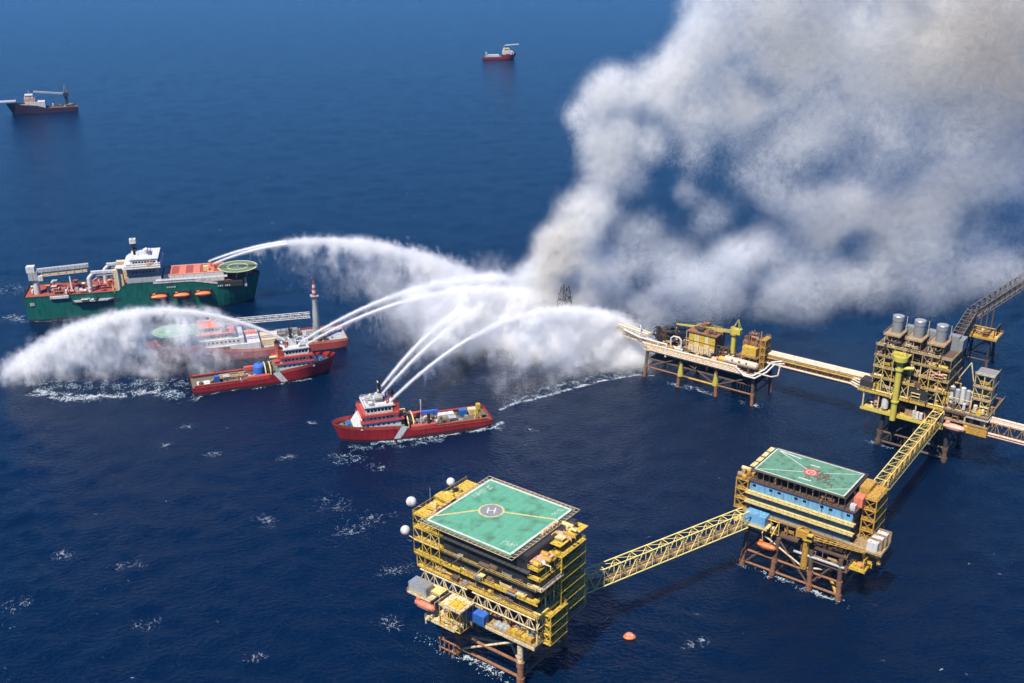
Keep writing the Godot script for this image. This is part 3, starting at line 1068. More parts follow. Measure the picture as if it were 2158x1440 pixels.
	put(p, "red_float", rd, M.coral)
	ptube(p, "diagonal_brace", V(-9, 14.8, 12), V(5, 7.6, 11.4), 0.34, M.pale)
	ptube(p, "brace", V(6.5, 7.4, 11.4), V(15, 8.6, 9), 0.34, M.pale)
	deck(p, "balcony", -20, -7.5, 9, 14.5, 18.2, 18.7, M.cream)
	deck_rails(p, -20, -7.5, 9.2, 14.5, 18.7, M.cream, "sw")
	shipping_container("light blue flat-roofed container beside the yellow bridge end", lp(P2, -12.6, 18.7, 11.8), RIG, V(7.6, 3.8, 4.0), M.sky_blue, M.sky_blue)
	for k in 2:
		ptube(p, "boat_davit", V(-9.6 + k * 4.6, 20.6, 10.2), V(-9.0 + k * 3.4, 17.0, 14.5), 0.3, M.yellow, -1.0, 6)
		ptube(p, "boat_fall", V(-9.0 + k * 3.4, 17.0, 14.5), V(-8.6 + k * 2.6, 12.8, 14.0), 0.12, M.pale, -1.0, 4)
	xframe(p, V(-10.5, 16.0, 11), V(-4.5, 16.0, 11), 5.0, 2, M.yellow, 0.18)
	lifeboat("coral red lifeboat hanging from davits under the blue container", lp(P2, -7.4, 12.0, 13.6), RIG, 7.4, M.coral, M.orange)
	pedestal_crane("yellow pedestal crane lying low before the blue storeys", lp(P2, 6.0, 7.4, 11.8), RIG + 0.02, 11.6, 20.0, 0.6, M.ochre, M.yellow, M.dark, 1.2)

func process_platform() -> void:
	var p := thing("process_platform", "long rusty platform with white pipes beside the spray", "platform", P3, RIG)
	jacket(p, [-28.5, -9.5, 9.5, 28.5], [-11.0, 8.0], 14.4, 0.8, [5.0], M.brown, M.rust, 0.05)
	for x: float in [-9.5, 9.5]:
		ptube(p, "pile_guide", V(x, 5.0, 8.2), V(x, 11.5, 8.2), 1.7, M.lime, 0.75, 10)
	ptube(p, "brace", V(-4.5, 5.1, 8.6), V(9.5, 5.1, 8.6), 0.5, M.ochre)
	for k in 12:
		ptube(p, "conductor", V(14 + (k % 4) * 3.0, -5, -9 + (k / 4) * 3.6), V(14 + (k % 4) * 3.0, 15, -9 + (k / 4) * 3.6), 0.42, M.dark)
	deck(p, "cellar_deck", -30, 30, -13, 9.4, 14.2, 15.2, M.tan)
	pbox(p, "deck_beam", V(0, 14.7, 9.6), V(60, 1.0, 0.35), M.pale)
	deck_rails(p, -30, 30, -13, 9.4, 15.2, M.pale, "nwe")
	clutter(p, -28, 28, -12, 6, 15.2, 90, [M.brown, M.tan, M.rust, M.ochre, M.dark, M.pale, M.cream], 4.6, 51)
	clutter(p, -27, 28, -10, 8, 9.6, 40, [M.dark, M.brown, M.rust, M.tan], 4.2, 52)
	deck(p, "sub_deck", -28, 29, -11, 8, 9.2, 9.6, M.brown)
	# the pipe bundle along the front edge
	for k in 5:
		var z := 9.0 + 0.25 * k
		var y := 17.6 - 0.62 * k
		ppipe(p, "pipe", [V(-31 + k, y, z), V(20.5 + k * 1.6, y, z)], 0.36 if k else 0.62, M.pipe_white if k % 2 == 0 else M.pale)
	ppipe(p, "pipe", [V(-44, 20.5, 5.6), V(-33, 20.0, 9.0), V(-17.6, 19.8, 9.0), V(-17.6, 15.0, 9.6), V(-17.6, 13.4, 9.6)], 0.5, M.white)
	ppipe(p, "pipe", [V(-33.5, 20, 8.0), V(-33.5, 24.5, 7.0), V(-36, 24.5, 4.0)], 0.36, M.white)
	ppipe(p, "pipe", [V(-18, 17, 4), V(-18, 21.5, 4), V(-16.6, 22.8, 4), V(-13.6, 22.8, 4), V(-12.3, 21.4, 4), V(-12.3, 16.5, 4)], 0.42, M.white)
	ppipe(p, "pipe", [V(20.0, 17.4, 9.6), V(24, 15.6, 10.4), V(29.0, 15.6, 10.4), V(33.5, 19.0, 7.0), V(35.6, 22.4, 5.0), V(39.4, 22.8, 2.0)], 0.42, M.white)
	ppipe(p, "pipe", [V(21.6, 16.8, 10.0), V(25, 15.0, 11.0), V(30.4, 15.0, 11.0), V(35, 18.4, 8.0), V(37.4, 22.0, 6.0), V(41, 22.4, 3.0)], 0.42, M.white)
	ppipe(p, "pipe", [V(29, 16.4, 8), V(33, 17.2, 9.5), V(38, 17.2, 9.5), V(41, 18.6, 9.5), V(41, 22.6, 8)], 0.38, M.pipe_white)
	# yellow hall with a rusty roof
	for i in 5:
		pbox(p, "hall_panel", V(-7.6 + i * 2.8, 23.6, 2.4), V(2.72, 6.4, 0.3), M.yellow if i % 2 == 0 else M.cream)
		pbox(p, "hall_louvre", V(-7.6 + i * 2.8, 18.4, 2.7), V(2.6, 3.8, 0.4), M.pale)
		pbox(p, "sill_rail", V(-7.6 + i * 2.8, 22.4, 2.62), V(2.72, 0.3, 0.2), M.rust)
	deck(p, "side_wall", -9.2, -8.9, -8, 2.2, 16.5, 26.8, M.tan)
	deck(p, "side_wall", 4.8, 5.1, -8, 2.2, 16.5, 26.8, M.brown)
	deck(p, "hall_roof", -10.0, 6.0, -8.5, 3.2, 26.9, 27.4, M.rust)
	clutter(p, -9, 5, -7, 2, 27.4, 18, [M.rust, M.brown, M.tan, M.dark], 2.6, 54)
	xframe(p, V(-10, 15.2, 3.2), V(-10, 15.2, -8), 11.8, 2, M.pale, 0.16)
	xframe(p, V(6.4, 15.2, 2.8), V(12, 15.2, 2.8), 8.0, 2, M.brown, 0.16)
	clutter(p, 6, 13, -6, 3, 17, 12, [M.brown, M.dark, M.rust], 6.0, 55)
	# module with the yellow box under a bundle of vent pipes
	deck(p, "module_deck", 17.0, 27.0, -7, 2.5, 20.6, 21.0, M.rust)
	xframe(p, V(17, 15.2, 2.5), V(27, 15.2, 2.5), 5.6, 3, M.rust, 0.2)
	xframe(p, V(27, 15.2, 2.5), V(27, 15.2, -7), 5.6, 2, M.rust, 0.2)
	pbox(p, "yellow_enclosure", V(22.6, 23.4, 0.6), V(7.0, 4.4, 3.2), M.yellow)
	pbox(p, "rust_enclosure", V(22.0, 24.0, -4.0), V(9.0, 6.0, 5.0), M.rust)
	clutter(p, 18, 27, -6, -1, 27.0, 12, [M.rust, M.tan, M.pink, M.brown], 5.6, 56)
	for k in 6:
		ptube(p, "vent_pipe", V(20 + k * 1.2, 26, -3), V(20 + k * 1.2, 31.4 + (k % 3) * 0.8, -3), 0.32, M.tan if k % 2 else M.rust, -1.0, 8)
	stair_tower(p, 27.4, 29.6, -6, 0, 15.2, 30.0, 4, M.ochre, M.tan)
	var wt := tank(p, "white_vessel", V(13.4, 19.4, 7.2), V(29.4, 19.4, 7.2), 1.75, M.pipe_white)
	for k in 3:
		var st := begin()
		tube(st, V(17.5 + k * 3.6, 20.2, 8.6), V(17.5 + k * 3.6, 20.4, 9.05), 0.42, -1.0, 10)
		put(wt, "manhole", st, M.dark)
	for k in 2:
		pbox(p, "saddle", V(16 + k * 10, 16.6, 7.2), V(0.8, 3.0, 3.0), M.brown)
	tank(p, "yellow_vessel", V(10.0, 18.4, 6.4), V(13, 18.4, 6.4), 1.5, M.yellow)
	tank(p, "pink_vessel", V(6.6, 17.6, 7.0), V(8.6, 17.6, 7.0), 1.3, M.pink)
	# blackened steelwork at the left end
	clutter(p, -31, -14, -10, 0, 17, 42, [M.burnt, M.burnt, M.dark, M.brown], 7.5, 57)
	for k in 9:
		var x := -31.0 + k * 2.0
		ptube(p, "burnt_beam", V(x, 15, -4 - k % 3), V(x + 1.6, 19 + k * 0.8, -5), 0.3, M.burnt, -1.0, 5)
		ptube(p, "burnt_beam", V(x, 17 + k * 0.6, -3), V(x + 3.4, 18.4 + k * 0.8, -4), 0.26, M.burnt, -1.0, 5)
	clutter(p, -28, -12, 2, 8, 15.4, 16, [M.pale, M.tan, M.ochre, M.brown, M.white], 3.6, 58)
	pedestal_crane("olive pedestal crane with long boom resting over the yellow hall", lp(P3, 12.0, 15.2, -3.0), RIG + PI, 13.0, 31.0, -3.0, M.lime, M.ochre, M.dark, 5.0)

func compressor_platform() -> void:
	var p := thing("compressor_platform", "tall cluttered yellow platform with three silver-capped stacks", "platform", P4, RIG)
	jacket(p, [-5.5, 8.0, 21.2], [-17.0, 2.6], 16.0, 0.95, [6.0, 1.4], M.dark, M.brown)
	for k in 16:
		ptube(p, "conductor", V(-4 + (k % 8) * 1.5, -5, -2 - (k / 8) * 3.0), V(-4 + (k % 8) * 1.5, 16, -2 - (k / 8) * 3.0), 0.5, M.dark)
	for k in 8:
		ptube(p, "conductor", V(14 + (k % 4) * 1.8, -5, -3 - (k / 4) * 3.0), V(14 + (k % 4) * 1.8, 16, -3 - (k / 4) * 3.0), 0.5, M.dark)
	deck(p, "cellar_deck", -15, 20, -20, 6, 15.8, 16.6, M.yellow)
	deck(p, "main_deck", -17, 37, -20, 6, 24.2, 25.0, M.brown)
	pbox(p, "fascia", V(2.5, 16.2, 6.15), V(35.4, 1.0, 0.3), M.lime)
	pbox(p, "fascia", V(1.0, 24.6, 6.15), V(36.4, 0.9, 0.3), M.yellow)
	for x: float in [-14.5, -8, 0, 8, 16, 19.6, 28, 36]:
		for z: float in [-19, -8, 5.4]:
			ptube(p, "column", V(x, 16.6 if x < 20 else 20.0, z), V(x, 24.2, z), 0.34, M.pale, -1.0, 8)
	deck(p, "back_wall", -14, 19, -10, -9.6, 16.6, 24.2, M.dark)
	clutter(p, -13, 18, -4, 4, 16.6, 30, [M.brown, M.pink, M.white, M.dark, M.tan], 5.5, 71)
	tank(p, "white_vessel", V(-5.4, 18, 4.0), V(-5.4, 22.6, 4.0), 1.5, M.white)
	tank(p, "white_vessel", V(-9.4, 18, 3.0), V(-9.4, 22.6, 3.0), 1.0, M.pink)
	for k in 3:
		pbox(p, "white_cabinet", V(7.4 + k * 1.5, 18.6, 4.6), V(1.2, 3.4 - k * 0.4, 1.6), M.white)
	deck_rails(p, -15, 20, -20, 6, 16.6, M.pale, "sw")
	deck_rails(p, -17, 37, -20, 6, 25.0, M.cream, "sew")
	# open steel tiers of the compression block
	var tiers := [25.0, 31.0, 36.0, 41.0, 46.0]
	for k in 4:
		var y: float = tiers[k]
		var h: float = tiers[k + 1] - y
		var m: Material = [M.cream, M.yellow, M.cream, M.tan][k]
		xframe(p, V(-12, y, 4.4), V(19, y, 4.4), h, 8, m, 0.26)
		xframe(p, V(-12, y, -14), V(19, y, -14), h, 6, M.tan, 0.26)
		xframe(p, V(19, y, 4.4), V(19, y, -14), h, 5, M.tan, 0.26)
		xframe(p, V(-12, y, 4.4), V(-12, y, -14), h, 5, m, 0.26)
		deck(p, "tier_deck", -12.4, 19.4, -14.4, 4.6, y + h - 0.25, y + h, M.brown)
		rail(p, [V(-12.4, y + h, 4.6), V(19.4, y + h, 4.6), V(19.4, y + h, -14)], M.cream, 1.1, 0.08)
		clutter(p, -11, 18, -6, 4.0, y + 0.1, 64, [M.yellow, M.tan, M.cream, M.pale, M.brown, M.ochre, M.pink, M.dark], h * 0.9, 72 + k)
		for i in 4:
			if (i + k) % 4 != 3:
				pbox(p, "machine_enclosure", V(-8.5 + i * 8.2, y + h * 0.42, -1.5), V(6.0, h * 0.8, 5.0), [M.dark, M.tan, M.weathered, M.brown][(i + k) % 4])
	deck(p, "dark_enclosure", 4, 12, 0, 4.9, 25.2, 30.2, M.burnt)
	deck(p, "dark_enclosure", -17, -11.4, -1, 5, 25.2, 28.6, M.dark)
	# exhaust stacks with their caps
	for k in 3:
		var x := -7.0 + k * 9.2
		xframe(p, V(x - 3.0, 46, 1.6), V(x + 3.0, 46, 1.6), 4.2, 2, M.pale, 0.18)
		xframe(p, V(x + 3.0, 46, 1.6), V(x + 3.0, 46, -9), 4.2, 3, M.tan, 0.18)
		pbox(p, "duct", V(x, 48.2, -4.2), V(4.6, 4.2, 7.0), M.brown)
		deck(p, "stack_platform", x - 3.6, x + 3.6, -9, 2.4, 50.2, 50.5, M.tan)
		deck_rails(p, x - 3.6, x + 3.6, -9, 2.4, 50.5, M.pale)
		var st := begin()
		lathe(st, V(x, 50.4, -4), [Vector2(2.2, 0), Vector2(2.2, 5.0), Vector2(2.3, 5.0), Vector2(2.3, 5.3)], 20)
		var sk := put(p, "exhaust_stack", st, M.grey)
		st = begin()
		lathe(st, V(x, 55.7, -4), [Vector2(2.35, 0), Vector2(2.35, 1.9), Vector2(2.15, 2.1), Vector2(0.01, 2.2)], 20)
		put(sk, "stack_cap", st, M.steel)
		st = begin()
		lathe(st, V(x, 57.2, -4.6), [Vector2(2.7, 0), Vector2(2.7, 0.25)], 20)
		put(sk, "cap_ring", st, M.grey)
		ptube(p, "stay_post", V(x + 3.2, 50.4, -6), V(x + 3.2, 57.5, -6), 0.14, M.pale, -1.0, 5)
		pbox(p, "intake_filter", V(x + 4.4, 49.2, -9.5), V(4.0, 6.4, 3.6), M.grey)
		clutter(p, x - 3.4, x + 3.4, 0, 4, 46, 8, [M.tan, M.brown, M.pale, M.dark], 3.4, 80 + k)
	deck(p, "grey_cladding", 15, 19.6, -14.6, -8, 46, 51, M.grey)
	# the tall yellow-green riser standing before the front
	var col := begin()
	tube(col, V(-0.4, 15.0, 7.6), V(-0.4, 45.0, 7.6), 1.25, -1.0, 18)
	put(p, "riser_column", col, M.lime)
	for y: float in [23.4, 38.0]:
		ptube(p, "riser_collar", V(-0.4, y, 7.6), V(-0.4, y + 0.7, 7.6), 1.7, M.lime, -1.0, 18)
	ptube(p, "riser_head", V(-0.4, 42.6, 7.6), V(-0.4, 44.8, 7.6), 2.9, M.lime, 3.3, 18)
	ptube(p, "riser_arm", V(-0.4, 39, 7.6), V(5, 39.6, 6), 0.8, M.lime, -1.0, 10)
	pbox(p, "riser_platform", V(-0.4, 45.1, 7.0), V(7.0, 0.4, 4.0), M.lime)
	rail(p, [V(-3.8, 45.3, 9), V(3, 45.3, 9)], M.lime, 1.2, 0.1)
	# right-hand modules
	for k in 4:
		tank(p, "white_vessel", V(20.6 + k * 2.0, 27, 1.5 - k * 0.6), V(20.6 + k * 2.0, 34.0 - (k % 2), 1.5 - k * 0.6), 1.0, M.white if k % 2 == 0 else M.light_grey)
	pbox(p, "yellow_cabinet", V(18.8, 29, 2.6), V(2.0, 5.0, 2.4), M.yellow)
	xframe(p, V(20, 25, 3.4), V(29, 25, 3.4), 5.0, 3, M.pale, 0.18)
	clutter(p, 20, 34, -8, 5, 25, 40, [M.pale, M.tan, M.pink, M.white, M.yellow, M.brown], 5.0, 85)
	for k in 3:
		var y := 25.0 + k * 5.6
		xframe(p, V(28.6, y, 1.0), V(35.6, y, 1.0), 5.6, 2, M.cream, 0.22)
		xframe(p, V(35.6, y, 1.0), V(35.6, y, -7), 5.6, 2, M.pale, 0.22)
		xframe(p, V(28.6, y, -7), V(35.6, y, -7), 5.6, 2, M.tan, 0.22)
		deck(p, "tier_deck", 28.2, 36, -7.4, 1.4, y + 5.4, y + 5.6, M.tan if k < 2 else M.grey)
		rail(p, [V(28.2, y + 5.6, 1.4), V(36, y + 5.6, 1.4), V(36, y + 5.6, -7.4)], M.pale, 1.1, 0.08)
		clutter(p, 29.5, 34.5, -5, 0.4, y, 6, [M.yellow, M.cream, M.brown, M.dark], 4.0, 88 + k)
	for k in 2:
		ptube(p, "gantry_leg", V(21 + k * 6, 36, -4), V(25, 44, -4), 0.3, M.pale, -1.0, 6)
	# lower right: shed, long box and pale vessel
	deck(p, "side_deck", 20, 37.5, -6, 6, 20.6, 21.2, M.tan)
	deck(p, "shed_roof", 28.5, 37.4, 1, 6.8, 24.2, 24.6, M.light_grey)
	pbox(p, "long_box", V(33.4, 18.6, 4.6), V(8.0, 3.2, 2.8), M.ochre)
	tank(p, "yellow_vessel", V(29.0, 17.6, 5), V(29.0, 20, 5), 1.2, M.yellow)
	clutter(p, 20, 37, 0, 5, 21.2, 16, [M.brown, M.dark, M.tan, M.ochre], 3.0, 92)
	lifeboat("pale pink lifeboat slung below the right deck of the tall platform", lp(P4, 24.6, 18.4, 6.6), RIG, 9.6, M.pink, M.pink)
	for k in 4:
		ppipe(p, "pipe", [V(-26, 21 - k * 0.7, -13 + k), V(-17.4, 21 - k * 0.7, -10 + k * 1.6), V(-16.6, 26.5 - k, -6 + k * 2.0), V(-12, 27.0 - k, -3 + k * 2)], 0.42, M.white if k % 2 == 0 else M.pale)

func burnt_platform() -> void:
	var p := thing("burnt_platform", "charred platform burning inside the smoke and water spray", "platform", V(23, 0, -557), RIG)
	jacket(p, [-14, 0, 14], [-9, 9], 14, 0.8, [5.0], M.burnt, M.rust)
	deck(p, "cellar_deck", -17, 17, -11, 11, 14, 14.8, M.burnt)
	clutter(p, -15, 15, -9, 9, 14.8, 30, [M.burnt, M.dark, M.rust], 6.0, 95)
	for k in 4:
		var y := 14.8 + k * 4.0
		var w := 3.2 - k * 0.4
		for c: Vector2 in [Vector2(-1, -1), Vector2(1, -1), Vector2(1, 1), Vector2(-1, 1)]:
			ptube(p, "bent_column", V(6 + c.x * w + k * 0.3, y, c.y * w), V(6 + c.x * (w - 0.4) + k * 0.3 + 0.4 * sin(k * 2.0 + c.y), y + 4, c.y * (w - 0.4)), 0.28, M.burnt, -1.0, 5)
			ptube(p, "bent_brace", V(6 + c.x * w + k * 0.3, y, c.y * w), V(6 - c.y * (w - 0.4) + k * 0.3, y + 4 - 0.6 * (k % 2), c.x * (w - 0.4)), 0.18, M.burnt, -1.0, 5)
	clutter(p, 3, 9, -3, 3, 22, 5, [M.burnt, M.dark], 3.0, 96)

# ---------------------------------------------------------------- bridges
func box_bridge(called: String, label: String, a: Vector3, b: Vector3, w: float, h: float, bays: int, m: Material, floor_m: Material, pipes: Array, group := "") -> Node3D:
	# a: start of the floor, b: its end. Local x runs along the bridge.
	var d := b - a
	var len := d.length()
	var t := thing(called, label, "bridge", a, atan2(-d.z, d.x), group)
	for z: float in [-w / 2, w / 2]:
		truss(t, V(0, 0, z), V(len, 0, z), h, bays, m, 0.17, true)
	for i in bays + 1:
		var x := len * i / bays
		ptube(t, "cross_beam", V(x, 0, -w / 2), V(x, 0, w / 2), 0.16, m, -1.0, 5)
		if i < bays:
			var xm := len * (i + 0.5) / bays
			ptube(t, "cross_beam", V(xm, h, -w / 2), V(xm, h, w / 2), 0.14, m, -1.0, 5)
			ptube(t, "wind_brace", V(xm, h, -w / 2), V(len * (i + 1.5) / bays if i < bays - 1 else len, h, w / 2), 0.1, m, -1.0, 4)
	var n := int(len / 6.0)
	for i in n:
		pbox(t, "floor_plate", V(len * (i + 0.5) / n, 0.25, 0), V(len / n - 0.08, 0.1, w * 0.55), floor_m)
	rail(t, [V(0, 0.3, w * 0.27), V(len, 0.3, w * 0.27)], m, 1.1, 0.05)
	for q: Array in pipes:
		# each: offset across, height, radius, material
		ptube(t, "pipe", V(-1, q[1], q[0]), V(len + 1, q[1], q[0]), q[2], M[q[3]], -1.0, 10)
	return t

func bridges() -> void:
	box_bridge("footbridge", "cream lattice footbridge between the two green helideck platforms", V(20.0, 18.2, -290.0), V(81.5, 18.2, -331.0), 3.4, 6.4, 11, M.bridge_yellow, M.tan, [[-1.6, 0.8, 0.3, "brown"], [-1.0, 0.8, 0.22, "tan"]])
	box_bridge("footbridge", "yellow lattice footbridge climbing away to the tall platform", V(126.0, 18.5, -339.5), V(178.0, 18.8, -411.5), 3.8, 6.2, 14, M.bridge_yellow, M.ochre, [[-1.4, 0.8, 0.3, "ochre"]])
	box_bridge("pipe_bridge", "brown pipe bridge between the rusty platform and tall platform", V(122.5, 17.0, -480.5), V(160.5, 17.0, -452.5), 5.0, 4.4, 9, M.ochre, M.rust, [[-1.8, 5.0, 0.85, "pipe_white"], [0.1, 5.0, 0.6, "pale"], [1.5, 5.0, 0.7, "pipe_white"], [2.8, 3.6, 0.4, "ochre"], [2.9, 1.0, 0.5, "pipe_white"], [2.0, 0.8, 0.4, "rust"]])
	box_bridge("pipe_bridge", "double-deck pink brown pipe bridge leaving the frame at right", V(197.5, 17.0, -405.0), V(254, 17.0, -362.0), 5.0, 6.0, 14, M.tan, M.rust, [[-1.6, 6.5, 0.6, "pipe_white"], [0.6, 6.5, 0.5, "pink"], [2.0, 6.4, 0.5, "pipe_white"], [2.7, 1.2, 0.5, "pipe_white"], [2.8, 0.2, 0.3, "pink"]])
	box_bridge("pipe_bridge", "pipe bridge half lost in spray left of the rusty platform", V(68.5, 17.0, -506.5), V(36, 17.0, -541), 5.0, 4.2, 9, M.pale, M.tan, [[-1.6, 4.8, 0.5, "white"], [0.4, 4.8, 0.5, "pale"], [1.8, 1.0, 0.4, "white"]])
	box_bridge("flare_bridge", "dark lattice bridge running off behind the three stacks", V(240, 21.0, -531), V(352, 21.0, -651), 5.0, 5.6, 22, M.weathered, M.dark, [[-1.6, 0.9, 0.4, "dark"], [1.6, 0.9, 0.3, "grey"]])
	box_bridge("flare_bridge", "short dark bridge end hidden behind the silver-capped stacks", V(190, 21.0, -450), V(238, 21.0, -529), 5.0, 5.6, 16, M.weathered, M.dark, [[-1.6, 0.9, 0.4, "dark"]])
	var s := thing("bridge_support", "rusty tripod support platform under the bend of the dark bridge", "platform", V(242, 0, -523), RIG)
	jacket(s, [-5, 5], [-5, 5], 15, 0.7, [3.0], M.dark, M.brown)
	deck(s, "deck", -7.5, 9, -6, 7.5, 15, 15.7, M.ochre)
	deck_rails(s, -7.5, 9, -6, 7.5, 15.7, M.ochre)
	clutter(s, -6, 8, -4, 6, 15.7, 12, [M.tan, M.rust, M.cream, M.brown], 4.0, 99)
	xframe(s, V(-5, 15.7, 5), V(7, 15.7, 5), 5.0, 3, M.ochre, 0.25)
	xframe(s, V(7, 15.7, 5), V(7, 15.7, -5), 5.0, 2, M.brown, 0.25)
	for k in 5:
		ptube(s, "frame_post", V(-6 + k * 2.4, 15.7, 3 - k), V(-6 + k * 2.4, 28.5, 3 - k), 0.4, M.brown, -1.0, 6)

# ---------------------------------------------------------------- ships: x forward, z to starboard, y up from the waterline
func hull_top(h: Dictionary, t: float) -> float:
	var s: Array = h.sheer
	for i in s.size() - 1:
		if t <= s[i + 1][0]:
			return lerpf(s[i][1], s[i + 1][1], clampf((t - s[i][0]) / maxf(s[i + 1][0] - s[i][0], 0.0001), 0, 1))
	return s[-1][1]

func hull_at(h: Dictionary, t: float, y: float, side: float, off := 0.0) -> Vector3:
	# t runs from the stern (0) to the bow (1)
	var f := clampf((y + 1.5) / (hull_top(h, t) + 1.5), 0.0, 1.3)
	var s := clampf((t - h.full) / (1.0 - h.full), 0.0, 1.0)
	var n := lerpf(1.7, 2.7, f)
	var b: float = h.beam * 0.5 * pow(maxf(1.0 - pow(s, n), 0.0), lerpf(0.95, 0.62, f))
	var st: float = clampf((0.06 - t) / 0.06, 0, 1)
	b *= 1.0 - 0.10 * st * (1.2 - f)
	var x: float = (t - 0.5) * h.length + h.rake * pow(s, 3.0) * (f - 0.45) - 1.2 * st * (f - 0.5)
	return Vector3(x, y, side * (b + off))

func hull_skin(st: SurfaceTool, h: Dictionary, y0, y1, t0 := 0.0, t1 := 1.0, off := 0.0, n := 40, lean := 0.0) -> void:
	# a band of the side between two heights; null means the sheer line; lean shifts the upper edge
	for side: float in [-1.0, 1.0]:
		for i in n:
			var ta := lerpf(t0, t1, float(i) / n)
			var tb := lerpf(t0, t1, float(i + 1) / n)
			var m := 4
			for k in m:
				var q := []
				for e: Vector2 in [Vector2(ta, k), Vector2(tb, k), Vector2(tb, k + 1), Vector2(ta, k + 1)]:
					var top: float = hull_top(h, e.x) if y1 == null else hull_top(h, e.x) + y1.x if y1 is Vector2 else y1
					var low: float = hull_top(h, e.x) + y0.x if y0 is Vector2 else y0
					q.append(hull_at(h, e.x + lean * (e.y / m - 0.5), lerpf(low, top, e.y / m), side, off))
				if side > 0.0:
					quad(st, q[3], q[2], q[1], q[0])
				else:
					quad(st, q[0], q[1], q[2], q[3])

func hull_deck(st: SurfaceTool, h: Dictionary, t0: float, t1: float, y: float, inset := 0.3, n := 24) -> void:
	for i in n:
		var ta := lerpf(t0, t1, float(i) / n)
		var tb := lerpf(t0, t1, float(i + 1) / n)
		var a := hull_at(h, ta, y, -1, -inset)
		var b := hull_at(h, tb, y, -1, -inset)
		var c := hull_at(h, tb, y, 1, -inset)
		var d := hull_at(h, ta, y, 1, -inset)
		if c.z < b.z:
			continue
		quad(st, a, d, c, b)
		quad(st, b - Vector3.UP * 0.3, c - Vector3.UP * 0.3, d - Vector3.UP * 0.3, a - Vector3.UP * 0.3)

func make_hull(parent: Node, h: Dictionary, side: Material, low: Material, bulwark: Material, boot_y := 0.7) -> void:
	var st := begin()
	hull_skin(st, h, boot_y, null)
	# transom
	var a := hull_at(h, 0, boot_y, -1)
	var b := hull_at(h, 0, boot_y, 1)
	var c := hull_at(h, 0, hull_top(h, 0), 1)
	var d := hull_at(h, 0, hull_top(h, 0), -1)
	quad(st, a, d, c, b)
	# inner face of the bulwark
	for s: float in [-1.0, 1.0]:
		for i in 40:
			var q := []
			for e: Vector2 in [Vector2(i, 0), Vector2(i + 1, 0), Vector2(i + 1, 1), Vector2(i, 1)]:
				var t := clampf(e.x / 40.0, 0, 0.985)
				q.append(hull_at(h, t, hull_top(h, t) - 1.6 * (1.0 - e.y), s, -0.25))
			if s < 0.0:
				quad(st, q[3], q[2], q[1], q[0])
			else:
				quad(st, q[0], q[1], q[2], q[3])
	put(parent, "hull", st, side)
	st = begin()
	hull_skin(st, h, -1.5, boot_y, 0.0, 1.0)
	quad(st, hull_at(h, 0, -1.5, -1), a, b, hull_at(h, 0, -1.5, 1))
	put(parent, "boot_topping", st, low)
	st = begin()
	hull_skin(st, h, Vector2(-0.5, 0), Vector2(0.06, 0), 0.0, 0.995, 0.12)
	put(parent, "rubbing_strake", st, bulwark)

func house(parent: Node, called: String, x0: float, x1: float, w: float, y0: float, y1: float, m: Material, front := 0.0, side_in := 0.0) -> MeshInstance3D:
	# a deckhouse block whose front leans back and whose sides lean in
	var st := begin()
	var h := w / 2.0
	hexa(st, [V(x0, y0, -h), V(x1, y0, -h), V(x1, y0, h), V(x0, y0, h), V(x0, y1, -h + side_in), V(x1 - front, y1, -h + side_in), V(x1 - front, y1, h - side_in), V(x0, y1, h - side_in)])
	return put(parent, called, st, m)

func window_row(parent: Node, x0: float, x1: float, z: float, y: float, n: int, s: Vector2) -> void:
	for i in n:
		var x := lerpf(x0, x1, (i + 0.5) / n)
		for side: float in [-1.0, 1.0]:
			pbox(parent, "window", V(x, y, side * z), V(s.x, s.y, 0.08), M.glass)

func front_windows(parent: Node, x: float, w: float, y: float, n: int, s: Vector2) -> void:
	for i in n:
		pbox(parent, "window", V(x, y, lerpf(-w / 2, w / 2, (i + 0.5) / n)), V(0.08, s.y, s.x), M.glass)

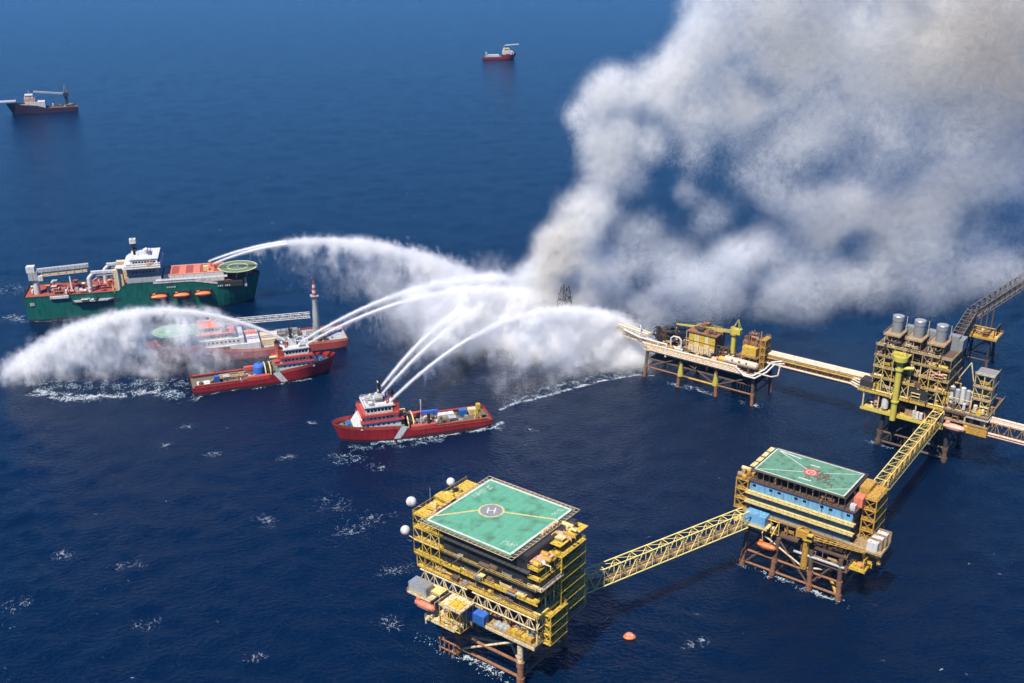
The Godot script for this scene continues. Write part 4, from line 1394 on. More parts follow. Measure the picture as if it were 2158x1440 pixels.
func fire_ship(label: String, at: Vector3, turn: float) -> Node3D:
	# red supply and fire-fighting ship: tall forecastle and house forward, long low work deck aft
	var t := thing("fire_fighting_ship", label, "ship", at, turn, "red fire-fighting ships")
	var h := {"length": 69.0, "beam": 16.0, "full": 0.64, "rake": 4.0, "sheer": [[0.0, 3.9], [0.52, 4.1], [0.60, 6.4], [0.66, 7.2], [0.9, 8.3], [1.0, 9.4]]}
	make_hull(t, h, M.red, M.boot, M.bright_red, 1.3)
	var st := begin()
	hull_skin(st, h, Vector2(-1.5, 0), null, 0.62, 1.0, 0.10, 30)
	put(t, "bulwark", st, M.bright_red)
	st = begin()
	hull_skin(st, h, 0.9, null, 0.585, 0.63, 0.14, 5, -0.055)
	put(t, "white_stripe", st, M.white)
	st = begin()
	hull_deck(st, h, 0.0, 0.60, 2.7)
	put(t, "work_deck", st, M.wood)
	st = begin()
	hull_deck(st, h, 0.58, 0.985, 6.6)
	put(t, "foredeck", st, M.deck_green)
	# crash rails down both sides of the work deck
	for s: float in [-1.0, 1.0]:
		pbox(t, "crash_rail", V(-15.5, 4.2, s * 6.6), V(36, 0.5, 0.5), M.bright_red)
		pbox(t, "cargo_bulkhead", V(-15.5, 3.4, s * 6.7), V(36, 1.6, 0.2), M.brown)
		for k in 10:
			ptube(t, "rail_post", V(-33 + k * 3.8, 2.7, s * 7.2), V(-33 + k * 3.8, 4.6, s * 7.2), 0.2, M.bright_red, -1.0, 5)
	pbox(t, "red_side_house", V(-3.0, 4.4, 6.6), V(11, 2.0, 2.2), M.bright_red)
	pbox(t, "red_side_house", V(-3.0, 4.4, -6.6), V(11, 2.0, 2.2), M.bright_red)
	for k in 6:
		pbox(t, "deck_plank", V(-15.0, 2.78, -5.0 + k * 2.0), V(34, 0.1, 1.85), M.wood)
	clutter(t, -14, 2, -5.0, 5.0, 2.8, 22, [M.brown, M.dark, M.light_grey, M.white, M.tan], 2.4, 61)
	clutter(t, -32, -16, -5.2, 5.2, 2.8, 10, [M.light_grey, M.white, M.brown, M.dark], 1.8, 62)
	# winch house arch and drums
	st = begin()
	for k in 9:
		var a0 := PI * k / 9.0
		var a1 := PI * (k + 1) / 9.0
		for x: float in [1.0, 3.4]:
			tube(st, V(x, 4.4 + sin(a0) * 4.4, cos(a0) * 5.6), V(x, 4.4 + sin(a1) * 4.4, cos(a1) * 5.6), 0.35, -1.0, 6)
	put(t, "winch_arch", st, M.cream)
	ptube(t, "winch_drum", V(2.2, 5.2, -4.5), V(2.2, 5.2, 4.5), 1.6, M.dark, -1.0, 16)
	ptube(t, "winch_drum", V(5.6, 5.0, -4.5), V(5.6, 5.0, 4.5), 1.3, M.brown, -1.0, 16)
	# deckhouse tiers
	house(t, "deckhouse", 7.0, 25.0, 13.6, 6.4, 9.6, M.white, 1.0)
	pbox(t, "house_deck", V(15.2, 9.7, 0), V(19.4, 0.24, 14.8), M.bright_red)
	window_row(t, 9, 23, 6.83, 8.2, 6, Vector2(0.8, 0.7))
	house(t, "deckhouse", 8.0, 23.0, 12.4, 9.8, 12.4, M.white, 0.6)
	window_row(t, 10, 21, 6.23, 11.2, 6, Vector2(0.9, 0.8))
	house(t, "orange_band", 8.0, 24.6, 14.6, 12.4, 13.3, M.bright_red)
	var wh := house(t, "wheelhouse", 10.5, 22.4, 12.2, 13.3, 16.4, M.white, -0.5, 0.5)
	window_row(wh, 11, 22, 6.0, 15.0, 7, Vector2(1.15, 1.15))
	front_windows(wh, 22.66, 11.2, 15.0, 8, Vector2(1.1, 1.15))
	for i in 5:
		pbox(wh, "window", V(10.45, 15.0, -4.4 + i * 2.2), V(0.08, 1.1, 1.5), M.glass)
	pbox(t, "wheelhouse_roof", V(16.2, 16.55, 0), V(13.6, 0.3, 12.6), M.white)
	rail(t, [V(10, 16.7, -6), V(22.6, 16.7, -6), V(22.6, 16.7, 6), V(10, 16.7, 6)], M.white, 1.0, 0.06)
	rail(t, [V(6, 13.3, -7.2), V(24, 13.3, -7.2), V(24, 13.3, 7.2), V(6, 13.3, 7.2)], M.bright_red, 1.0, 0.07)
	rail(t, [V(6, 9.8, -7.3), V(24.6, 9.8, -7.3), V(24.6, 9.8, 7.3), V(6, 9.8, 7.3)], M.bright_red, 1.0, 0.07)
	# breakwater and windlass on the foredeck
	st = begin()
	hexa(st, [V(25.0, 6.7, -6.0), V(27.6, 6.7, -5.0), V(27.6, 6.7, 5.0), V(25.0, 6.7, 6.0), V(24.0, 10.8, -5.4), V(25.0, 10.8, -4.4), V(25.0, 10.8, 4.4), V(24.0, 10.8, 5.4)])
	put(t, "house_front", st, M.white)
	ptube(t, "windlass", V(29.2, 7.4, -2.2), V(29.2, 7.4, 2.2), 0.9, M.blue, -1.0, 12)
	pbox(t, "windlass_bed", V(29.2, 6.9, 0), V(2.8, 0.6, 4.6), M.deck_green)
	for s: float in [-1.0, 1.0]:
		ptube(t, "bollard", V(31.0, 6.6, s * 1.6), V(31.0, 7.7, s * 1.6), 0.3, M.dark)
	# funnels, mast and fire monitors
	for s: float in [-1.0, 1.0]:
		house(t, "funnel", 7.4, 10.2, 2.4, 9.8, 17.2, M.bright_red, 0.3).position.z = s * 4.6
		pbox(t, "funnel_top", V(8.7, 17.5, s * 4.6), V(2.2, 0.7, 2.0), M.burnt)
		ptube(t, "exhaust_pipe", V(8.7, 17.6, s * 4.6), V(8.2, 19.0, s * 4.6), 0.4, M.burnt, -1.0, 8)
		var m := ptube(t, "fire_monitor", V(11.6, 16.7, s * 3.2), V(11.6, 19.4, s * 3.2), 0.35, M.bright_red)
		ptube(m, "nozzle", V(11.6, 19.2, s * 3.2), V(10.2, 20.8, s * 3.2), 0.26, M.dark, 0.18)
	house(t, "mast_house", 13.6, 17.6, 3.4, 16.7, 20.4, M.white, 0.9, 0.6)
	ptube(t, "mast", V(15.0, 20.2, 0), V(14.4, 28.6, 0), 0.5, M.burnt, 0.26, 8)
	for k in 4:
		var y := 21.5 + k * 1.9
		pbox(t, "mast_yard", V(14.8, y, 0), V(0.3, 0.3, 5.6 - k), M.burnt)
		pbox(t, "radar_scanner", V(15.5, y + 0.5, 0), V(0.4, 0.35, 2.8 - k * 0.4), M.white if k % 2 == 0 else M.burnt)
		if k < 3:
			pbox(t, "mast_platform", V(15.0, y - 0.4, 0), V(2.0, 0.14, 2.2), M.burnt)
	for q: Array in [[18.4, 17.8, 4.2, 0.75], [18.6, 17.6, -4.0, 0.6], [12.8, 18.6, 0.0, 0.55]]:
		st = begin()
		ball(st, V(q[0], q[1], q[2]), V(q[3], q[3], q[3]), 12, 8)
		put(t, "radome", st, M.white)
	clutter(t, 11, 21, -5, 5, 16.75, 10, [M.white, M.light_grey, M.dark, M.bright_red], 1.8, 63)
	clutter(t, 5.5, 9.5, -5.6, 5.6, 9.8, 8, [M.white, M.bright_red, M.dark, M.cream], 2.6, 64)
	return t

func ship_cargo(parent_at: Vector3, turn: float, x: float, y: float, z: float) -> Vector3:
	return parent_at + Basis(Vector3.UP, turn) * V(x, y, z)

func small_red_ship_pair() -> void:
	var a := V(-44.3, 0, -442.7)
	var ta := atan2(-0.303, -0.953)
	var s := fire_ship("red ship with white stripe in front, bow left, three jets rising from it", a, ta)
	var b := V(-124.1, 0, -498.8)
	var tb := atan2(0.343, 0.939)
	var s2: Node3D = s.duplicate()
	s2.name = named("fire_fighting_ship")
	add_child(s2)
	s2.position = b
	s2.rotation.y = tb
	s2.set_meta("label", "red ship with white stripe before the curtain of spray, bow right")
	# deck loads
	var la := func(x: float, y: float, z: float) -> Vector3: return ship_cargo(a, ta, x, y, z)
	var lb := func(x: float, y: float, z: float) -> Vector3: return ship_cargo(b, tb, x, y, z)
	shipping_container("dark blue container near the stern of the bow-left red ship", la.call(-23.5, 2.85, 2.0), ta, V(3.4, 3.0, 3.0), M.blue, M.blue)
	shipping_container("cream container at the very stern of the bow-left red ship", la.call(-28.4, 2.85, 2.6), ta, V(4.4, 2.6, 3.0), M.cream, M.pale)
	shipping_container("white flat tank box amidships on the bow-left red ship", la.call(-15.5, 2.85, 3.4), ta, V(8.0, 1.5, 3.0), M.white, M.white)
	var g := thing("deck_gantry", "yellow A-frame gantry at the stern of the bow-left red ship", "gantry", la.call(-29.0, 2.8, -4.0), ta)
	for x: float in [-1.6, 1.6]:
		ptube(g, "leg", V(x, 0, 0), V(0, 8.0, 0), 0.45, M.yellow, -1.0, 8)
	ptube(g, "jib", V(0, 8, 0), V(-4.6, 2.0, 1.0), 0.3, M.ochre, -1.0, 6)
	pbox(g, "winch", V(0, 6.6, 0), V(1.8, 2.6, 1.8), M.yellow)
	var k := thing("deck_crane", "blue folded crane raised over the deck of the bow-left red ship", "crane", la.call(-5.5, 2.8, -6.2), ta)
	ptube(k, "post", V(0, 0, 0), V(0, 7.4, 0), 0.7, M.dark, -1.0, 10)
	pbox(k, "jib", V(0.6, 8.2, 0), V(6.2, 1.2, 1.2), M.tarp_blue)
	pbox(k, "jib_tip", V(-3.4, 7.6, 0), V(1.6, 2.4, 1.0), M.tarp_blue)
	var wp := thing("weather_mast", "thin pale pole between the jets and crane on the bow-left red ship", "mast", la.call(-2.0, 2.8, -6.6), ta)
	ptube(wp, "pole", V(0, 0, 0), V(0, 15, 0), 0.2, M.white, -1.0, 6)
	pbox(wp, "lamp_bar", V(0, 13.6, 0), V(0.5, 2.4, 0.5), M.white)
	var tk := thing("deck_tank", "round blue tank amidships on the bow-right red ship", "tank", lb.call(-1.6, 2.8, -0.6), tb)
	var st := begin()
	lathe(st, Vector3.ZERO, [Vector2(2.6, 0), Vector2(2.9, 0.4), Vector2(2.9, 4.6), Vector2(2.5, 5.5), Vector2(1.2, 6.0), Vector2(0.01, 6.1)], 20)
	put(tk, "shell", st, M.tarp_blue)
	ptube(tk, "hatch", V(0, 6.0, 0), V(0, 6.6, 0), 0.6, M.blue, -1.0, 10)
	shipping_container("small blue container near the stern of the bow-right red ship", lb.call(-22.5, 2.85, 2.8), tb, V(2.4, 3.6, 2.4), M.blue, M.blue)
	var mats := thing("pipe_stack", "stack of brown pipes along the deck of the bow-right red ship", "pipes", lb.call(-15, 2.85, -1.5), tb)
	for i in 14:
		ptube(mats, "pipe", V(-6, 0.35 + 0.6 * (i / 7), -3 + (i % 7) * 0.8), V(7, 0.35 + 0.6 * (i / 7), -3 + (i % 7) * 0.8), 0.34, M.tan if i % 3 else M.brown, -1.0, 8)
	var pads := thing("deck_plates", "white square plates on the stern deck of the bow-right red ship", "plates", lb.call(-29, 2.85, 1.5), tb)
	for i in 4:
		pbox(pads, "plate", V(-1.5 + (i % 2) * 3.2, 0.15, -1.4 + (i / 2) * 3.0), V(3.0, 0.3, 2.7), M.white)

func green_ship() -> void:
	var at := V(-215.9, 0, -607.1)
	var turn := atan2(0.227, 0.974)
	var t := thing("green_ship", "long dark green offshore ship with three orange lifeboats on its side", "ship", at, turn)
	var h := {"length": 128.0, "beam": 26.0, "full": 0.78, "rake": 5.0, "sheer": [[0.0, 14.6], [0.40, 14.6], [0.43, 18.6], [0.72, 18.6], [0.84, 15.6], [1.0, 16.4]]}
	make_hull(t, h, M.hull_green, M.hull_dark, M.hull_green, 0.8)
	var st := begin()
	hull_deck(st, h, 0.0, 0.425, 13.4, 0.3)
	put(t, "work_deck", st, M.deck_red)
	st = begin()
	hull_deck(st, h, 0.42, 0.99, 15.3, 0.3)
	put(t, "foredeck", st, M.deck_red)
	st = begin()
	hull_skin(st, h, Vector2(-1.2, 0), Vector2(0.1, 0), 0.55, 0.83, 0.25, 14)
	put(t, "white_bulwark", st, M.white)
	# red-roofed house forward, with ridged panels
	for k in 8:
		pbox(t, "roof_panel", V(14.5 + k * 4.0, 20.4, 0), V(3.9, 0.3, 17), M.coral if k % 2 == 0 else M.deck_red)
	house(t, "deckhouse", 12, 46, 18, 15.4, 20.2, M.white)
	for s: float in [-1, 1]:
		pbox(t, "roof_edge", V(29, 20.7, s * 8.6), V(34, 0.6, 0.5), M.pink)
	window_row(t, 14, 45, 9.04, 18.0, 12, Vector2(0.9, 0.9))
	pbox(t, "side_gallery", V(28, 18.9, 12.2), V(40, 0.3, 2.6), M.white)
	rail(t, [V(9, 19.0, 13.3), V(48, 19.0, 13.3)], M.white, 1.1, 0.08)
	# the tall white bridge house
	house(t, "deckhouse", -8, 11, 22, 15.4, 21.5, M.light_grey)
	house(t, "deckhouse", -7, 9.5, 20, 21.5, 27.0, M.grey, 0.8)
	window_row(t, -5, 8, 10.03, 24.0, 7, Vector2(0.9, 0.8))
	for k in 3:
		pbox(t, "bridge_deck", V(1.0 + 0.4 * k, 27.2 + 0.9 * k, 0), V(21.0 - k, 0.5, 27.0 - k * 2.4), M.white)
	var wh := house(t, "wheelhouse", -5, 10.5, 22, 27.9, 31.5, M.white, 1.0, 0.8)
	window_row(wh, -4, 9, 10.6, 30.0, 8, Vector2(1.2, 1.1))
	front_windows(wh, 10.2, 19, 30.0, 10, Vector2(1.5, 1.1))
	pbox(t, "wheelhouse_roof", V(2.5, 31.7, 0), V(16, 0.4, 21.5), M.white)
	for k in 3:
		pbox(t, "rust_red_locker", V(5 + k * 1.5, 29.2, 11.8 - k), V(2.0, 1.4, 1.2), M.pink)
	house(t, "monkey_island", -2, 6, 8, 31.9, 34.2, M.white, 0.5, 0.5)
	pbox(t, "bridge_wing", V(-9.5, 27.6, 9), V(8, 0.6, 6), M.white)
	for s: float in [-1, 1]:
		ptube(t, "wing_post", V(-12.5, 14, 9 + s * 2.4), V(-12.5, 27.4, 9 + s * 2.4), 0.4, M.white, -1.0, 8)
	ptube(t, "mast", V(-3, 31.8, 0), V(-3.4, 41.5, 0), 0.9, M.dark, 0.5, 8)
	for k in 3:
		pbox(t, "mast_platform", V(-3.2, 35 + k * 2.4, 0), V(3.0, 0.3, 5.0 - k), M.burnt)
	pbox(t, "mast_house", V(-3.3, 40.0, 0), V(3.4, 2.6, 3.4), M.white)
	st = begin()
	ball(st, V(4, 35.4, 4), V(1.2, 1.3, 1.2), 14, 8)
	put(t, "radome", st, M.white)
	# funnel block aft of the bridge, beige equipment
	for s: float in [-1, 1]:
		house(t, "funnel", -15, -9.5, 4, 14, 26.0, M.pale, 0.6).position.z = s * 8.5
	clutter(t, -20, -9, -9, 11, 13.5, 22, [M.cream, M.white, M.pale, M.bright_red, M.yellow], 6.0, 101)
	clutter(t, -42, -20, -10, 11, 13.5, 26, [M.deck_red, M.bright_red, M.white, M.coral, M.light_grey], 4.5, 102)
	clutter(t, -63, -42, -10, 10, 13.5, 20, [M.pink, M.white, M.brown, M.coral, M.light_grey], 5.0, 103)
	# bow: helideck on posts and the open dark forecastle
	var c := V(54, 20.6, 1)
	st = begin()
	lathe(st, c, [Vector2(0.01, -0.5), Vector2(11.4, -0.5), Vector2(12.2, 0), Vector2(12.2, 0.2), Vector2(0.01, 0.2)], 12)
	var hd := put(t, "helideck", st, M.deck_green)
	st = begin()
	flat_ring(st, Vector2(c.x, c.z), 5.4, 6.4, c.y + 0.21)
	flat_ring(st, Vector2(c.x, c.z), 10.6, 11.6, c.y + 0.21)
	put(hd, "yellow_ring", st, M.line_yellow)
	st = begin()
	letter_h(st, Vector2(c.x, c.z), 4.4, PI / 2, c.y + 0.22, 0.7)
	put(hd, "letter", st, M.line_white)
	for k in 8:
		var a := TAU * k / 8.0
		ptube(t, "helideck_post", V(c.x + cos(a) * 8.0 - 1.5, 15.3, c.z + sin(a) * 6.0), V(c.x + cos(a) * 9, 20.1, c.z + sin(a) * 9), 0.35, M.light_grey, -1.0, 6)
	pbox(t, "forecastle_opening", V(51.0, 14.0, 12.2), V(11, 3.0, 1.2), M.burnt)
	pbox(t, "lashing_frame", V(58, 13.4, 9.0), V(1.4, 5.6, 1.4), M.light_grey)
	for k in 2:
		var fm := ptube(t, "fire_monitor", V(38.5 + k * 2.0, 20.3, -3.0 + k * 3), V(38.5 + k * 2.0, 23.6, -3.0 + k * 3), 0.6, M.coral)
		ptube(fm, "nozzle", V(38.5 + k * 2.0, 23.4, -3.0 + k * 3), V(41 + k * 2.0, 24.6, -3.0 + k * 3), 0.4, M.dark, 0.3)
	pbox(t, "cream_locker", V(36, 21.8, 3), V(3, 2.6, 3), M.cream)
	# name and marks worn too small to read on the side
	st = begin()
	for i in 9:
		if i % 4 != 3:
			box(st, V(42.5 + i * 1.05, 13.4, 13.12 - maxf(0.0, (i - 3) * 0.10)), V(0.62, 0.85, 0.14))
	put(t, "ship_name", st, M.white)
	st = begin()
	for i in 5:
		box(st, V(14 + i * 1.05, 14.7, 13.1), V(0.6, 0.7, 0.14))
	put(t, "bow_mark", st, M.line_white)
	pbox(t, "draught_mark", V(-60, 10.2, 13.06), V(2.4, 1.8, 0.14), M.light_grey)
	# side recess aft with the grey boarding platform and white tender pocket
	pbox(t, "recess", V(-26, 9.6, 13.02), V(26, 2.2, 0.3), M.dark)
	st = begin()
	hexa(st, [V(-38, 10.2, 13.1), V(-16, 10.2, 13.1), V(-19, 10.2, 15.4), V(-36, 10.2, 15.4), V(-38, 10.9, 13.1), V(-16, 10.9, 13.1), V(-19, 10.9, 15.4), V(-36, 10.9, 15.4)])
	put(t, "boarding_platform", st, M.light_grey)
	clutter(t, -34, -20, 13.6, 15.0, 10.9, 6, [M.light_grey, M.white, M.dark], 1.4, 107)
	pbox(t, "white_sponson", V(-45, 13.6, 13.4), V(10, 1.4, 1.6), M.white)
	for x: float in [9.0, 21.5, 33.5]:
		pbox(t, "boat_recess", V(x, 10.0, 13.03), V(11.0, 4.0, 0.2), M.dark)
		for k: float in [-4.2, 4.2]:
			ptube(t, "boat_davit", V(x + k, 11.6, 13.0), V(x + k, 12.4, 15.6), 0.35, M.hull_green, -1.0, 6)
	var names := ["first", "second", "third"]
	var where := ["nearest the bridge house", "between two other boats", "nearest the bow"]
	for k in 3:
		var x: float = [9.0, 21.5, 33.5][k]
		lifeboat("orange lifeboat on the green ship's side, " + where[k], ship_cargo(at, turn, x, 9.9, 15.0), turn, 9.6, M.bright_red, M.orange, "lifeboats of the green ship")
	# deck cranes at the stern and amidships
	var ca := thing("knuckle_crane", "big white crane folded over the stern of the green ship", "crane", ship_cargo(at, turn, -58, 13.4, 4), turn)
	ptube(ca, "pedestal", V(0, 0, 0), V(0, 9, 0), 1.9, M.white, 1.7, 16)
	pbox(ca, "machine_house", V(-0.6, 11.2, 0), V(5, 5, 5), M.light_grey)
	pbox(ca, "head_frame", V(-1.6, 15.0, 0), V(4.4, 3.4, 4.4), M.white)
	pbox(ca, "main_boom", V(15, 14.4, 0), V(29, 2.0, 2.6), M.light_grey, Basis(Vector3.BACK, 0.05))
	pbox(ca, "knuckle_boom", V(16, 11.6, 0), V(25, 1.6, 2.2), M.pale, Basis(Vector3.BACK, 0.05))
	for k in 6:
		pbox(ca, "boom_rib", V(4 + k * 4.4, 13.0, 0), V(0.5, 2.6, 2.4), M.grey)
	pbox(ca, "cab", V(3.4, 10.0, 2.6), V(2.4, 2.8, 2.2), M.white)
	ptube(ca, "boom_rest", V(19, 0, 1), V(18.4, 9.8, 0), 0.6, M.white, 0.4, 8)
	for k in 2:
		var cb := thing("deck_crane", ["lower white crane amidships on the green ship, beside pale gear", "upper white crane reaching to the bridge of the green ship"][k], "crane", ship_cargo(at, turn, -29 + k * 7, 13.4, 6 - k * 14), turn)
		ptube(cb, "pedestal", V(0, 0, 0), V(0, 8, 0), 1.3, M.white, -1.0, 12)
		ptube(cb, "elbow", V(0, 8, 0), V(2.4, 10.4, 0), 1.1, M.white, -1.0, 10)
		pbox(cb, "boom", V(10, 11.2, 0), V(17, 1.4, 1.8), M.white)
		pbox(cb, "jib", V(10.5, 9.4, 0), V(13, 0.9, 1.2), M.light_grey)
		ptube(cb, "ram", V(1.5, 6, 0), V(8, 10.4, 0), 0.35, M.steel, -1.0, 8)

func crane_ship() -> void:
	var at := V(-138, 0, -536)
	var turn := atan2(-0.31, -0.95)
	var t := thing("crane_ship", "red and white crane ship veiled by spray, with green helideck over its bow", "ship", at, turn)
	var h := {"length": 98.0, "beam": 22.0, "full": 0.45, "rake": 7.0, "sheer": [[0.0, 5.6], [0.50, 5.6], [0.64, 7.0], [0.8, 9.4], [1.0, 11.0]]}
	make_hull(t, h, M.faded_red, M.hull_dark, M.coral)
	var st := begin()
	hull_skin(st, h, Vector2(-1.4, 0), null, 0.0, 1.0, 0.10, 36)
	put(t, "bulwark", st, M.coral)
	st = begin()
	hull_deck(st, h, 0.0, 0.66, 4.6)
	put(t, "work_deck", st, M.light_grey)
	st = begin()
	hull_deck(st, h, 0.62, 0.985, 8.0)
	put(t, "foredeck", st, M.deck_red)
	house(t, "deckhouse", -4, 24, 19, 4.6, 8.4, M.white)
	house(t, "deckhouse", 4, 27, 17, 8.4, 11.6, M.white, 0.5)
	window_row(t, 6, 25, 8.54, 10.2, 9, Vector2(0.9, 0.8))
	house(t, "deckhouse", 10, 27, 14, 11.6, 14.4, M.white, 0.5)
	window_row(t, 12, 25, 7.04, 13.0, 7, Vector2(0.9, 0.8))
	pbox(t, "red_roof", V(18, 14.6, 0), V(20, 0.4, 15.6), M.coral)
	house(t, "wheelhouse", 14, 26, 12, 14.8, 17.8, M.white, 0.6)
	window_row(t, 15, 25, 6.04, 16.6, 6, Vector2(1.1, 1.0))
	pbox(t, "wheelhouse_roof", V(20, 18.0, 0), V(13, 0.4, 13), M.coral)
	pbox(t, "hold_hatch", V(-1, 5.2, 5.5), V(9, 1.2, 5.5), M.dark)
	pbox(t, "red_locker", V(0, 9.2, 5), V(6, 1.6, 3), M.coral)
	house(t, "deckhouse", -14, -5, 12, 4.6, 8.0, M.pale)
	for k in 4:
		pbox(t, "grey_crate", V(-15 - k * 3.0, 6.0, 7.5), V(2.7, 2.8, 3.6), M.grey)
	clutter(t, -44, -16, -8, 7, 4.6, 30, [M.light_grey, M.white, M.brown, M.tan], 3.0, 111)
	clutter(t, 8, 25, -6, 6, 18.2, 6, [M.white, M.coral], 1.6, 112)
	st = begin()
	for k in 6:
		tube(st, V(26.5, 15.0 - sin(PI * k / 6.0) * 3.0, cos(PI * k / 6.0) * 6), V(26.5, 15.0 - sin(PI * (k + 1) / 6.0) * 3.0, cos(PI * (k + 1) / 6.0) * 6), 0.5, -1.0, 6)
	put(t, "yellow_arch", st, M.yellow)
	# helideck
	var c := V(39, 15.6, 2)
	st = begin()
	var out := PackedVector2Array()
	for k in 12:
		out.append(Vector2(c.x + cos(TAU * k / 12.0) * 10.5, c.z + sin(TAU * k / 12.0) * 9.5))
	slab_poly(st, out, 15.0, 15.6)
	box(st, V(29.5, 15.2, 2), V(7.0, 0.7, 15))
	var hd := put(t, "helideck", st, M.helideck)
	st = begin()
	flat_ring(st, Vector2(41, c.z), 5.2, 5.9, 15.612)
	flat_ring(st, Vector2(33.5, c.z), 3.2, 3.7, 15.616)
	flat_line(st, Vector2(30, c.z), Vector2(36, c.z), 0.4, 15.62)
	put(hd, "yellow_ring", st, M.line_yellow)
	st = begin()
	letter_h(st, Vector2(41, c.z), 3.4, PI / 2, 15.624, 0.6)
	flat_ring(st, Vector2(39, c.z), 9.0, 9.4, 15.618)
	put(hd, "letter", st, M.line_white)
	for k in 8:
		var a := TAU * k / 8.0
		ptube(t, "helideck_post", V(c.x - 3 + cos(a) * 4.0, 8.0, c.z * 0.5 + sin(a) * 4.0), V(c.x + cos(a) * 7.5, 15.0, c.z + sin(a) * 7), 0.3, M.white, -1.0, 6)
	# lattice crane aft with its boom laid forward
	var tw := ptube(t, "crane_tower", V(-34, 4.6, -6), V(-34, 30, -6), 2.3, M.light_grey, 1.25, 12)
	for k in 4:
		ptube(tw, "red_band", V(-34, 30.0 + k * 1.4, -6), V(-34, 31.3 + k * 1.4, -6), 1.2 - k * 0.12, M.bright_red if k % 2 == 0 else M.white, -1.0, 10)
	pbox(tw, "tower_head", V(-34, 29.6, -6), V(4.2, 0.5, 3.6), M.light_grey)
	ptube(tw, "mast", V(-34, 35, -6), V(-34, 38.5, -6), 0.5, M.bright_red, 0.25, 8)
	truss(t, V(-31, 18.0, -7.2), V(16, 19.0, -7.2), 2.4, 12, M.white, 0.16, true, "boom_brace")
	truss(t, V(-31, 18.0, -4.8), V(16, 19.0, -4.8), 2.4, 12, M.white, 0.16, true, "boom_brace")
	ptube(t, "boom_rest", V(15, 8.4, -6), V(15, 24.5, -6), 0.7, M.white, 0.5, 8)
	lifeboat("coral lifeboat on the veiled crane ship below its red roof", ship_cargo(at, turn, 15.0, 11.8, 9.6), turn, 9.0, M.coral, M.orange)

func far_ships() -> void:
	# bow left, crane over the stern
	var at := V(-537, 0, -1262)
	var turn := atan2(-0.354, -0.935)
	var t := thing("supply_ship", "distant dark-hulled crane ship at far left with upright crane aft", "ship", at, turn)
	var h := {"length": 72.0, "beam": 16.0, "full": 0.55, "rake": 6.0, "sheer": [[0.0, 4.6], [0.45, 4.8], [0.62, 8.4], [1.0, 11.0]]}
	make_hull(t, h, M.hull_dark, M.boot, M.brown)
	var st := begin()
	hull_deck(st, h, 0.0, 0.98, 4.4)
	put(t, "work_deck", st, M.brown)
	st = begin()
	hull_deck(st, h, 0.58, 0.98, 8.2)
	put(t, "foredeck", st, M.tan)
	house(t, "deckhouse", -2, 19, 13, 4.4, 12, M.white)
	house(t, "deckhouse", 8, 20, 12, 12, 16.5, M.pink, 0.6)
	house(t, "wheelhouse", 10, 19, 11, 16.5, 20, M.white, 0.6)
	window_row(t, 11, 18, 5.54, 18.4, 5, Vector2(1.1, 1.0))
	pbox(t, "bow_platform", V(37, 13.5, 0), V(17, 0.7, 13), M.light_grey)
	ptube(t, "mast", V(14, 20, 0), V(14, 25, 0), 0.4, M.light_grey, 0.2, 6)
	clutter(t, -33, -4, -6, 6, 4.5, 16, [M.white, M.brown, M.dark, M.tan], 3.5, 121)
	ptube(t, "crane_pedestal", V(-25, 4.4, 3), V(-25, 16, 3), 1.6, M.dark, -1.0, 12)
	for k: Vector2 in [Vector2(-1, -1), Vector2(1, -1), Vector2(1, 1), Vector2(-1, 1)]:
		ptube(t, "crane_mast", V(-25 + k.x * 2.0, 16, 3 + k.y * 2.0), V(-25 + k.x * 0.5, 28, 3 + k.y * 0.5), 0.4, M.grey, -1.0, 6)
	for k in 6:
		ptube(t, "mast_brace", V(-27 + k * 0.2, 16 + k * 1.8, 5), V(-23 - k * 0.2, 17.8 + k * 1.8, 5), 0.25, M.tan, -1.0, 5)
	pbox(t, "crane_house", V(-25, 17.5, 3), V(6, 4, 5), M.dark)
	pbox(t, "crane_boom", V(-7, 20.5, 3), V(32, 1.8, 2.4), M.light_grey, Basis(Vector3.BACK, 0.12))
	# bow right, crane boom over the wheelhouse
	at = V(-20, 0, -1722)
	turn = atan2(0.22, 0.975)
	t = thing("supply_ship", "distant small supply ship at top centre with white house at its bow", "ship", at, turn)
	h = {"length": 50.0, "beam": 12.0, "full": 0.6, "rake": 5.0, "sheer": [[0.0, 3.6], [0.55, 3.8], [0.68, 7.4], [1.0, 9.0]]}
	make_hull(t, h, M.red, M.boot, M.brown)
	st = begin()
	hull_deck(st, h, 0.0, 0.98, 3.2)
	put(t, "work_deck", st, M.brown)
	st = begin()
	hull_deck(st, h, 0.62, 0.98, 6.6)
	put(t, "foredeck", st, M.tan)
	house(t, "deckhouse", 6, 19, 10.5, 6.6, 12, M.white)
	house(t, "wheelhouse", 7, 16, 9, 12, 16, M.pale, 0.5)
	house(t, "house_front", 17, 22.5, 8, 6.6, 11.5, M.white, 1.0)
	window_row(t, 8, 15, 4.54, 14.4, 5, Vector2(1.1, 1.0))
	ptube(t, "mast", V(10, 16, 0), V(10, 22, 0), 0.4, M.dark, 0.2, 6)
	ptube(t, "crane_post", V(9, 12, -3), V(9, 20, -3), 0.8, M.grey, -1.0, 8)
	pbox(t, "crane_boom", V(21, 20.5, -3), V(22, 1.4, 1.6), M.white, Basis(Vector3.BACK, 0.05))
	for k in 3:
		pbox(t, "white_container", V(-16 + k * 6.2, 5.4, 1), V(5.8, 3.4, 6.0), M.white)
	pbox(t, "stern_gantry", V(-20, 7.0, 0), V(1.6, 7.6, 8), M.light_grey)
	clutter(t, -22, 4, -4.4, 4.4, 3.3, 8, [M.pink, M.tan, M.brown], 2.6, 122)

